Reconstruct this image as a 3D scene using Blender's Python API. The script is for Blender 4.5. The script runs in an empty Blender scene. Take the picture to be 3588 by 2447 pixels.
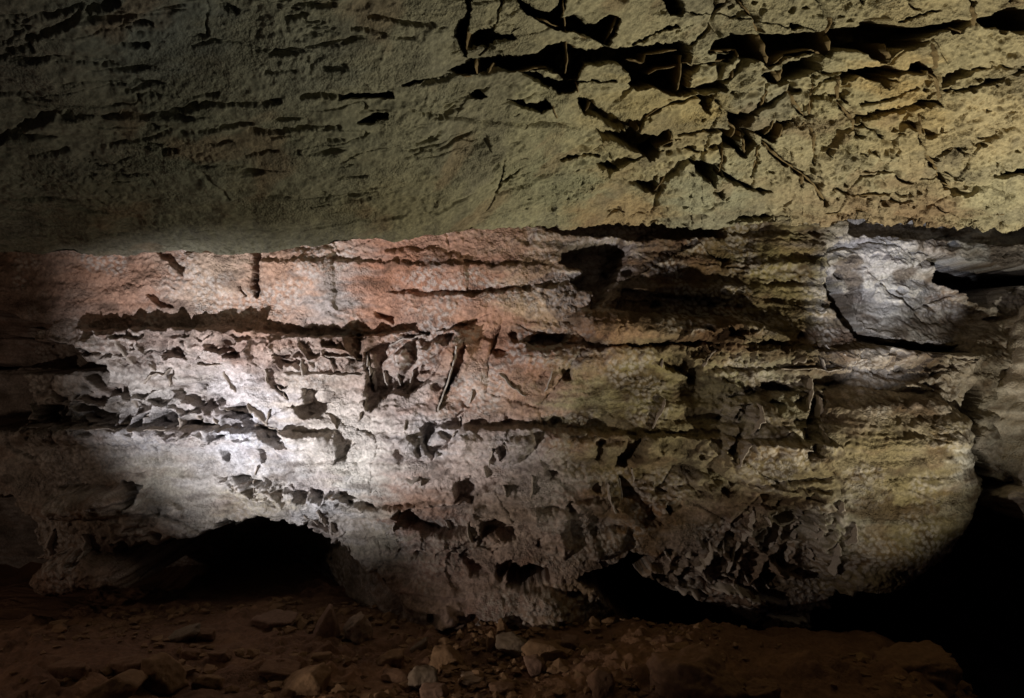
import bpy, math, random
import numpy as np
from mathutils import Vector

# ------------------------------------------------------------------ camera, world, lamps, exposure
scene = bpy.context.scene
COL = scene.collection
CAM_Z, FPX = 1.6, 796.0                       # eye height (m), focal length in 1024-wide photo units
cam_d = bpy.data.cameras.new('camera')
cam_d.sensor_width = 36.0
cam_d.lens = 36.0 * FPX / 1024.0
cam_d.clip_start = 0.05
cam_d.clip_end = 200.0
cam = bpy.data.objects.new('camera', cam_d)
cam.location = (0, 0, CAM_Z)
cam.rotation_euler = (math.radians(90), 0, 0)
COL.objects.link(cam)
scene.camera = cam

world = bpy.data.worlds.new('World')
scene.world = world
world.use_nodes = True
bg = world.node_tree.nodes['Background']
bg.inputs['Color'].default_value = (0.30, 0.30, 0.62, 1)
bg.inputs['Strength'].default_value = 0.012   # underground: next to no ambient light

def spot(name, loc, target, power, color, angle, blend, size):
    d = bpy.data.lights.new(name, 'SPOT')
    d.energy = power
    d.color = color
    d.spot_size = math.radians(angle)
    d.spot_blend = blend
    d.shadow_soft_size = size
    o = bpy.data.objects.new(name, d)
    o.location = loc
    o.rotation_euler = (Vector(target) - Vector(loc)).to_track_quat('-Z', 'Y').to_euler()
    COL.objects.link(o)
    return o

def bulb(name, loc, power, color, size):
    d = bpy.data.lights.new(name, 'POINT')
    d.energy = power
    d.color = color
    d.shadow_soft_size = size
    o = bpy.data.objects.new(name, d)
    o.location = loc
    COL.objects.link(o)
    return o

# the cave's lamps, out of view, plus added spill and fill lights
LAMP_A = (-1.62, 2.05, 0.46)
spot('white_cave_lamp', LAMP_A, (-0.98, 4.0, 1.80), 410, (0.92, 0.93, 1.0), 68, 1.0, 0.010)
spot('white_lamp_spill', (-1.66, 2.12, 0.47), (0.62, 3.85, 0.98), 74, (1.0, 0.88, 0.77), 48, 1.0, 0.012)  # second spot added beside the white lamp to lift the lower centre wall
bulb('floor_fill', (-3.2, 2.6, 1.0), 9.0, (1.0, 0.78, 0.62), 0.03)  # added warm fill that lifts the floor and the far left
spot('yellow_cave_lamp', (2.2, 2.35, 0.30), (1.5, 2.95, 2.25), 245, (1.0, 0.94, 0.74), 116, 1.0, 0.03)
spot('ceiling_fill', (0.9, 1.5, 0.3), (-0.2, 2.6, 2.2), 9, (1.0, 0.95, 0.74), 100, 1.0, 0.03)  # added soft fill to brighten the left of the ceiling
spot('hand_lamp', (0.55, 1.25, 0.92), (1.99, 4.28, 1.88), 400, (0.88, 0.92, 1.0), 14, 0.6, 0.012)

vs = scene.view_settings
vs.view_transform = 'Standard'
vs.look = 'None'
vs.exposure = 0.0
vs.gamma = 1.0
vs.use_curve_mapping = False
scene.cycles.max_bounces = 3
scene.cycles.diffuse_bounces = 3
scene.cycles.use_denoising = True
RNG = np.random.default_rng(7)
random.seed(7)

# ------------------------------------------------------------------ noise
_perm = np.random.default_rng(3).permutation(256)
PERM = np.concatenate([_perm, _perm]).astype(np.int32)
_ang = np.random.default_rng(4).uniform(0, 2 * np.pi, 256)
GX, GY = np.cos(_ang).astype(np.float32), np.sin(_ang).astype(np.float32)
RA = np.random.default_rng(5).random(256).astype(np.float32)
RB = np.random.default_rng(6).random(256).astype(np.float32)

def perlin(x, y, seed=0):
    x = np.asarray(x, np.float32) + seed * 17.31
    y = np.asarray(y, np.float32) - seed * 9.73
    xi = np.floor(x).astype(np.int32); yi = np.floor(y).astype(np.int32)
    xf = x - xi; yf = y - yi
    xi &= 255; yi &= 255
    sx = xf * xf * xf * (xf * (xf * 6 - 15) + 10)
    sy = yf * yf * yf * (yf * (yf * 6 - 15) + 10)
    def g(ix, iy, fx, fy):
        h = PERM[PERM[ix & 255] + (iy & 255)]
        return GX[h] * fx + GY[h] * fy
    a = g(xi, yi, xf, yf); b = g(xi + 1, yi, xf - 1, yf)
    c = g(xi, yi + 1, xf, yf - 1); d = g(xi + 1, yi + 1, xf - 1, yf - 1)
    return (a + sx * (b - a)) * (1 - sy) + (c + sx * (d - c)) * sy

def fbm(x, y, oct=4, seed=0, gain=0.5, lac=2.03):
    t = 0; a = 1.0
    for i in range(oct):
        t = t + a * perlin(x, y, seed + i * 3)
        x = x * lac; y = y * lac; a *= gain
    return t

def ridged(x, y, oct=4, seed=0):
    t = 0; a = 1.0
    for i in range(oct):
        t = t + a * (1 - np.abs(perlin(x, y, seed + i * 3)) * 2)
        x = x * 2.07; y = y * 2.07; a *= 0.5
    return t

def worley(x, y, seed=0):
    x = np.asarray(x, np.float32) + seed * 31.7
    y = np.asarray(y, np.float32) + seed * 13.9
    xi = np.floor(x).astype(np.int32); yi = np.floor(y).astype(np.int32)
    fx0 = x - xi.astype(np.float32); fy0 = y - yi.astype(np.float32)
    f1 = np.full(x.shape, 9.0, np.float32); f2 = f1.copy()
    cid = np.zeros(x.shape, np.int32)
    for dx in (-1, 0, 1):
        for dy in (-1, 0, 1):
            h = PERM[PERM[(xi + dx) & 255] + ((yi + dy) & 255)]
            ex = RA[h] + (dx - fx0); ey = RB[h] + (dy - fy0)
            d = ex * ex + ey * ey
            np.copyto(cid, h, where=d < f1)
            np.minimum(f2, np.maximum(f1, d), out=f2)
            np.minimum(f1, d, out=f1)
    return np.sqrt(f1), np.sqrt(f2), cid

def sstep(a, b, x):
    t = np.clip((x - a) / (b - a), 0, 1)
    return t * t * (3 - 2 * t)

# ------------------------------------------------------------------ outlines: signed distance of polygons, distance to lines
def seg_dist(px, py, a, b):
    ax, ay = a; bx, by = b
    dx, dy = bx - ax, by - ay
    L = dx * dx + dy * dy + 1e-9
    t = np.clip(((px - ax) * dx + (py - ay) * dy) / L, 0, 1)
    return np.hypot(px - ax - t * dx, py - ay - t * dy)

def poly_mask(u, v, pts, edge=1.5, soft_in=None, grow=0.0):
    """1 inside the outline, falling to 0 across the edge; soft_in spreads the rise inwards"""
    P = np.array(pts, np.float32)
    pad = edge * 2 + 2
    idx = np.nonzero((u > P[:, 0].min() - pad) & (u < P[:, 0].max() + pad) &
                     (v > P[:, 1].min() - pad) & (v < P[:, 1].max() + pad))[0]
    out = np.zeros(u.shape, np.float32)
    if len(idx) == 0:
        return out
    x, y = u[idx], v[idx]
    inside = np.zeros(x.shape, bool)
    dist = np.full(x.shape, 1e6, np.float32)
    n = len(P)
    for i in range(n):
        a, b = P[i], P[(i + 1) % n]
        dist = np.minimum(dist, seg_dist(x, y, a, b))
        cond = ((a[1] > y) != (b[1] > y))
        den = (b[1] - a[1]) if abs(b[1] - a[1]) > 1e-6 else 1e-6
        inside ^= cond & (x < (b[0] - a[0]) * (y - a[1]) / den + a[0])
    s = np.where(inside, dist, -dist)
    if soft_in:
        t = np.clip(s / soft_in, 0, 1)
        out[idx] = np.sqrt(np.clip(1 - (1 - t) ** 2, 0, 1))
    else:
        out[idx] = sstep(-edge, edge, s + grow)
    return out

def line_mask(u, v, pts, w, edge=1.2, taper=True):
    P = np.array(pts, np.float32)
    pad = w + edge + 2
    idx = np.nonzero((u > P[:, 0].min() - pad) & (u < P[:, 0].max() + pad) &
                     (v > P[:, 1].min() - pad) & (v < P[:, 1].max() + pad))[0]
    out = np.zeros(u.shape, np.float32)
    if len(idx) == 0:
        return out
    x, y = u[idx], v[idx]
    dist = np.full(x.shape, 1e6, np.float32)
    for i in range(len(P) - 1):
        dist = np.minimum(dist, seg_dist(x, y, P[i], P[i + 1]))
    ww = w
    if taper:
        ww = w * (0.65 + 0.7 * np.clip(perlin(x * 0.11, y * 0.11, 41) + 0.5, 0, 1))
    out[idx] = 1 - sstep(ww - edge, ww + edge, dist)
    return out

# study crops of the photograph: local crop units -> 1024-wide photo units
K = 0.14763
ORI = {'A1': (0, 0), 'A2': (342.5, 0), 'A3': (681.5, 0), 'B1': (0, 228.3), 'B2': (342.5, 228.3), 'B3': (681.5, 228.3),
       'D1': (0, 464.3), 'D2': (342.5, 464.3), 'D3': (681.5, 464.3)}
def C(k, pts):
    if k in ORI:
        ox, oy = ORI[k]; s = K
    else:
        ox, oy = {'G1': (0, 299.7), 'G2': (171.2, 299.7)}[k]; s = 0.08645
    return [(ox + x * s, oy + y * s) for x, y in pts]

def idw(u, v, pts, p=3.0, soft=18.0):
    """smooth interpolation of scattered values"""
    num = 0; den = 0
    for q in pts:
        w = 1.0 / ((u - q[0]) ** 2 + (v - q[1]) ** 2 + soft * soft) ** (p / 2)
        num = num + w[..., None] * np.array(q[2], np.float32)
        den = den + w
    return num / den[..., None]

def idw_fast(u, v, pts, p=3.0, soft=18.0):
    gu = np.arange(-420, 1500, 5, dtype=np.float32); gv = np.arange(-330, 800, 5, dtype=np.float32)
    A, B = np.meshgrid(gu, gv)
    T = idw(A.ravel(), B.ravel(), pts, p, soft).reshape(len(gv), len(gu), -1).astype(np.float32)
    x = np.clip((u + 420) / 5, 0, len(gu) - 1.001); y = np.clip((v + 330) / 5, 0, len(gv) - 1.001)
    i = x.astype(np.int32); j = y.astype(np.int32); fx_ = (x - i)[:, None]; fy_ = (y - j)[:, None]
    return (T[j, i] * (1 - fx_) + T[j, i + 1] * fx_) * (1 - fy_) + (T[j + 1, i] * (1 - fx_) + T[j + 1, i + 1] * fx_) * fy_

def lin(c):
    c = np.array(c, np.float32) / 255.0
    return np.where(c <= 0.04045, c / 12.92, ((c + 0.055) / 1.055) ** 2.4)

# ------------------------------------------------------------------ mesh building
def obj_from(name, verts, quads, mat, parent=None, colors=None, smooth=True):
    me = bpy.data.meshes.new(name)
    verts = np.ascontiguousarray(verts, np.float32)
    quads = np.ascontiguousarray(quads, np.int32)
    n, k = quads.shape
    me.vertices.add(len(verts)); me.vertices.foreach_set('co', verts.ravel())
    me.loops.add(n * k); me.loops.foreach_set('vertex_index', quads.ravel())
    me.polygons.add(n)
    me.polygons.foreach_set('loop_start', np.arange(0, n * k, k, dtype=np.int32))
    me.polygons.foreach_set('loop_total', np.full(n, k, np.int32))
    me.polygons.foreach_set('use_smooth', np.full(n, smooth))
    if colors is not None:
        at = me.color_attributes.new('stain', 'FLOAT_COLOR', 'POINT')
        c4 = np.ones((len(verts), 4), np.float32); c4[:, :3] = colors
        at.data.foreach_set('color', c4.ravel())
    me.update(calc_edges=True)
    me.materials.append(mat)
    o = bpy.data.objects.new(name, me)
    COL.objects.link(o)
    if parent:
        o.parent = parent
    return o

def grid_quads(nr, nc, flip=False):
    i = np.arange(nr * nc, dtype=np.int32).reshape(nr, nc)
    q = np.stack([i[:-1, :-1], i[:-1, 1:], i[1:, 1:], i[1:, :-1]], -1).reshape(-1, 4)
    return q[:, ::-1] if flip else q

def rock_material(name, base=None, fine=70.0, bump=0.5, speck=0.35, dist=0.012, grain=260.0):
    m = bpy.data.materials.new(name)
    m.use_nodes = True
    nt = m.node_tree; N = nt.nodes; L = nt.links
    b = N['Principled BSDF']
    b.inputs['Roughness'].default_value = 0.93
    b.inputs['Specular IOR Level'].default_value = 0.12
    tc = N.new('ShaderNodeTexCoord')
    if base is None:
        at = N.new('ShaderNodeVertexColor'); at.layer_name = 'stain'
        src = at.outputs['Color']
    else:
        rgb = N.new('ShaderNodeRGB'); rgb.outputs[0].default_value = (*base, 1)
        src = rgb.outputs[0]
    n1 = N.new('ShaderNodeTexNoise'); n1.inputs['Scale'].default_value = fine
    n1.inputs['Detail'].default_value = 5; n1.inputs['Roughness'].default_value = 0.65
    n2 = N.new('ShaderNodeTexNoise'); n2.inputs['Scale'].default_value = grain
    n2.inputs['Detail'].default_value = 3
    vo = N.new('ShaderNodeTexVoronoi'); vo.inputs['Scale'].default_value = fine * 1.4
    for t in (n1, n2, vo):
        L.new(tc.outputs['Object'], t.inputs['Vector'])
    mr = N.new('ShaderNodeMapRange')
    mr.inputs['From Min'].default_value = 0.25; mr.inputs['From Max'].default_value = 0.75
    mr.inputs['To Min'].default_value = 1 - speck; mr.inputs['To Max'].default_value = 1 + speck
    L.new(n1.outputs['Fac'], mr.inputs['Value'])
    mul = N.new('ShaderNodeVectorMath'); mul.operation = 'SCALE'
    L.new(src, mul.inputs[0]); L.new(mr.outputs['Result'], mul.inputs['Scale'])
    L.new(mul.outputs['Vector'], b.inputs['Base Color'])
    # relief: crystals and grains
    add = N.new('ShaderNodeMath'); add.operation = 'MULTIPLY_ADD'
    L.new(n2.outputs['Fac'], add.inputs[0]); add.inputs[1].default_value = 0.35
    L.new(n1.outputs['Fac'], add.inputs[2])
    sub = N.new('ShaderNodeMath'); sub.operation = 'MULTIPLY_ADD'
    L.new(vo.outputs['Distance'], sub.inputs[0]); sub.inputs[1].default_value = -0.5
    L.new(add.outputs[0], sub.inputs[2])
    bp = N.new('ShaderNodeBump'); bp.inputs['Strength'].default_value = bump
    bp.inputs['Distance'].default_value = dist
    n3 = N.new('ShaderNodeTexNoise'); n3.inputs['Scale'].default_value = 6.0; n3.inputs['Detail'].default_value = 4
    L.new(tc.outputs['Object'], n3.inputs['Vector'])
    mb = N.new('ShaderNodeMapRange'); mb.inputs['From Min'].default_value = 0.38; mb.inputs['From Max'].default_value = 0.66
    mb.inputs['To Min'].default_value = 0.12 * bump; mb.inputs['To Max'].default_value = min(1.0, 1.25 * bump)
    L.new(n3.outputs['Fac'], mb.inputs['Value']); L.new(mb.outputs['Result'], bp.inputs['Strength'])
    L.new(sub.outputs[0], bp.inputs['Height'])
    L.new(bp.outputs['Normal'], b.inputs['Normal'])
    return m

MAT_WALL = rock_material('wall_limestone', fine=80, bump=0.8, speck=0.42, dist=0.016)
MAT_CEIL = rock_material('ceiling_limestone', fine=90, bump=0.9, speck=0.40, dist=0.012, grain=320)
MAT_FLOOR = rock_material('cave_clay', fine=60, bump=0.6, speck=0.30, dist=0.012)
MAT_FIN = rock_material('boxwork_calcite', base=tuple(lin((160, 148, 136))), fine=110, bump=0.4, speck=0.3, dist=0.006)
MAT_FINC = rock_material('ceiling_boxwork_calcite', base=tuple(lin((126, 108, 78))), fine=110, bump=0.4, speck=0.3, dist=0.006)
def rock_mat(name, rgb):
    return rock_material(name, base=tuple(lin(rgb)), fine=45, bump=0.5, speck=0.3, dist=0.014)
R_BROWN = rock_mat('brown_rock', (120, 92, 72))
R_GREY = rock_mat('grey_rock', (116, 100, 84))
R_PINK = rock_mat('pink_rock', (124, 98, 82))
R_PALE = rock_mat('pale_rock', (142, 120, 102))
R_TAN = rock_mat('tan_rock', (130, 102, 76))

def project(x, y, z):
    return 512 + FPX * x / y, 349 - FPX * (z - CAM_Z) / y

# ------------------------------------------------------------------ cave wall
Y0 = 4.0
uu = np.concatenate([np.linspace(-1000, -330, 16, endpoint=False), np.linspace(-330, -34, 40, endpoint=False), np.linspace(-34, 1058, 1120), np.linspace(1060, 1400, 45), np.linspace(1440, 1900, 12)])
vv = np.concatenate([np.linspace(90, 206, 22, endpoint=False), np.linspace(206, 668, 480), np.linspace(671, 900, 24)])
UG, VG = np.meshgrid(uu, vv)
WX = ((UG - 512) / FPX * Y0).astype(np.float32).ravel()
WZ = (CAM_Z - (VG - 349) / FPX * Y0).astype(np.float32).ravel()

WALL_Y = [  # (u, v, distance in metres)
    (-150, 300, 4.0), (0, 290, 4.08), (120, 290, 4.06), (250, 290, 4.05), (380, 300, 4.03), (480, 300, 4.0), (560, 290, 4.05),
    (620, 250, 4.15), (700, 270, 4.22), (780, 270, 4.2), (870, 290, 4.25), (960, 290, 4.35), (1024, 250, 4.2), (1150, 250, 4.2), (760, 215, 4.4), (860, 215, 4.45), (960, 215, 4.45), (1060, 215, 4.4), (600, 215, 4.25),
    (60, 380, 4.02), (150, 390, 3.97), (250, 390, 3.97), (350, 390, 3.96), (450, 400, 3.92), (540, 390, 3.86), (620, 350, 3.95), (720, 350, 4.0),
    (800, 370, 3.98), (900, 370, 3.96), (960, 390, 3.98), (60, 450, 4.0), (180, 450, 3.98), (300, 450, 3.95), (420, 450, 3.90),
    (540, 440, 3.86), (640, 430, 3.88), (760, 430, 3.86), (860, 440, 3.8), (940, 450, 3.82), (980, 480, 3.95),
    (60, 500, 4.1), (200, 500, 4.0), (320, 490, 3.93), (420, 500, 3.87), (520, 510, 3.84), (620, 510, 3.92), (720, 510, 3.92),
    (830, 520, 3.8), (900, 540, 3.8), (940, 540, 3.9), (380, 560, 4.05), (440, 560, 3.86), (520, 560, 3.82), (580, 580, 3.85), (330, 570, 4.25),
    (400, 620, 3.86), (440, 630, 3.72), (500, 630, 3.66), (560, 630, 3.68), (620, 620, 4.0), (700, 560, 3.9), (760, 580, 3.95), (820, 600, 3.95), (860, 580, 3.84),
    (100, 540, 3.95), (100, 580, 4.0), (300, 620, 4.5), (200, 650, 4.6), (700, 640, 4.3), (1000, 640, 4.6)]
def wall_base(u, v):
    return idw_fast(u, v, [(a, b, [c]) for a, b, c in WALL_Y], p=3.2, soft=26)[:, 0]
wu, wv = project(WX, np.full_like(WX, Y0), WZ)
for _ in range(3):
    YB = wall_base(wu, wv)
    wu, wv = project(WX, YB, WZ)
wu = wu.astype(np.float32); wv = wv.astype(np.float32)

# ragged edges: outlines are read through a small noise warp
ju = wu + 3.6 * fbm(wu / 17, wv / 17, 3, 1) + 1.2 * perlin(wu / 3.4, wv / 3.4, 2)
jv = wv + 3.0 * fbm(wu / 17, wv / 15, 3, 5) + 1.2 * perlin(wu / 3.4, wv / 3.4, 6)

DY = np.zeros_like(WX)             # + is deeper into the rock
# broad relief, bedded along the horizontal
DY += 0.035 * fbm(WX * 1.6, WZ * 3.2, 4, 11)
bed = WZ + 0.03 * fbm(WX * 1.2, WZ * 2, 3, 21) + 0.010 * fbm(WX * 6, WZ * 6, 3, 20)
b1 = perlin(bed * 16, WX * 0.5, 22)
DY += 0.020 * np.sign(b1) * np.abs(b1) ** 0.6 * sstep(-0.15, 0.2, fbm(WX * 1.1, WZ * 1.5, 2, 23))
DY += 0.007 * perlin(bed * 46, WX * 1.3, 25)
DY += 0.020 * fbm(WX * 7, WZ * 9, 4, 27)
calm = poly_mask(ju, jv, [(-300, 150), (560, 150), (560, 325), (440, 326), (300, 326), (100, 322), (-300, 322)], 10)
DY *= 1 - 0.55 * calm

beds = sstep(560, 680, wu) * (1 - sstep(985, 1010, wu))
b2 = perlin(bed * 11 + 4, WX * 0.35, 26)
DY += beds * sstep(-0.25, 0.25, fbm(WX * 1.7 + 2, WZ * 3, 3, 29)) * (0.034 * np.sign(b2) * np.abs(b2) ** 0.5 + 0.008 * perlin(bed * 70, WX * 1.5, 28))
face = poly_mask(ju, jv, C('B3', [(900, 1150), (1900, 1150), (1950, 1500), (1990, 1800), (1900, 2200), (1500, 2450), (1000, 2450), (950, 1900), (880, 1500)]), 10)
face = np.maximum(face, poly_mask(ju, jv, C('B2', [(1650, 930), (2100, 930), (2150, 1150), (2050, 1350), (1500, 1300), (1450, 1100)]), 8))
face = np.maximum(face, 0.7 * poly_mask(ju, jv, C('B2', [(850, 800), (1250, 900), (1400, 1300), (850, 1320), (700, 1200)]), 8))
DY -= 0.6 * face * beds * sstep(-0.25, 0.25, fbm(WX * 1.7 + 2, WZ * 3, 3, 29)) * (0.034 * np.sign(b2) * np.abs(b2) ** 0.5)
flat = np.maximum(calm, face)
# joint blocks: slabs split by near-vertical cracks
f1, f2, cid = worley(WX * 2.6 + 0.35 * perlin(WX * 2, WZ * 2, 51), WZ * 3.4, 4)
crack = np.exp(-((f2 - f1) / 0.05) ** 2)
zone_b = sstep(0.0, 0.35, fbm(WX * 0.9, WZ * 1.2, 2, 53))
DY += (1 - 0.75 * flat) * ((RA[cid] - 0.5) * 0.05 + 0.02 * crack * zone_b)

def ledge(line, top, height, sharp=2.0, ragged=6.0):
    """a shelf whose upper edge follows the line: sheer above, sloping back below"""
    P = np.array(line, np.float32)
    lv = np.interp(ju, P[:, 0], P[:, 1]) + ragged * 0.35 * fbm(wu / 22, wu * 0 + 3.1, 3, 61)
    inside = sstep(P[0, 0] - 12, P[0, 0] + 12, wu) * (1 - sstep(P[-1, 0] - 12, P[-1, 0] + 12, wu))
    d = jv - lv
    prof = sstep(-sharp, sharp, d) * (1 - sstep(0.25, 1.0, d / height))
    knob = 1 + 0.55 * fbm(wu / 26, wv / 40, 3, 63)
    return -top * prof * inside * knob

DY += ledge(C('B1', [(560, 690), (880, 690), (1350, 682), (1600, 690), (2000, 720), (2320, 742)]) + C('B2', [(430, 705), (860, 690)]), 0.11, 46, 1.5, 9)
DY += ledge([(20, 427), (110, 427), (200, 429), (275, 431), (330, 434)], 0.09, 26)
DY += ledge(C('B2', [(640, 1350), (1000, 1350), (1400, 1345), (1800, 1395), (2320, 1400)]) + [(760, 437), (820, 440)], 0.10, 34)
DY += ledge(C('B2', [(1180, 780), (1500, 800), (2000, 800), (2320, 790)]) + C('B3', [(300, 740), (900, 830), (1400, 800), (1950, 860)]), 0.085, 34)
DY += ledge(C('B3', [(180, 960), (640, 945), (1050, 945), (1330, 1000), (1800, 1110)]), 0.04, 50)
DY += ledge(C('D1', [(1480, 90), (1700, 130), (2000, 190), (2320, 210)]) + C('D2', [(250, 290), (900, 280)]), 0.07, 24)
DY += ledge(C('D1', [(430, 150), (640, 140), (860, 140), (960, 160)]), 0.10, 60)
DY += ledge(C('D2', [(1500, 250), (1900, 240)]) + C('D3', [(200, 120), (600, 120), (900, 150)]), 0.05, 30)
DY += ledge(C('B1', [(1760, 230), (2320, 225)]) + C('B2', [(300, 240), (800, 250), (1400, 250)]), 0.03, 30)
DY += ledge(C('B2', [(330, 440), (850, 455), (1200, 420), (1500, 380)]), 0.05, 36)

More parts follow.
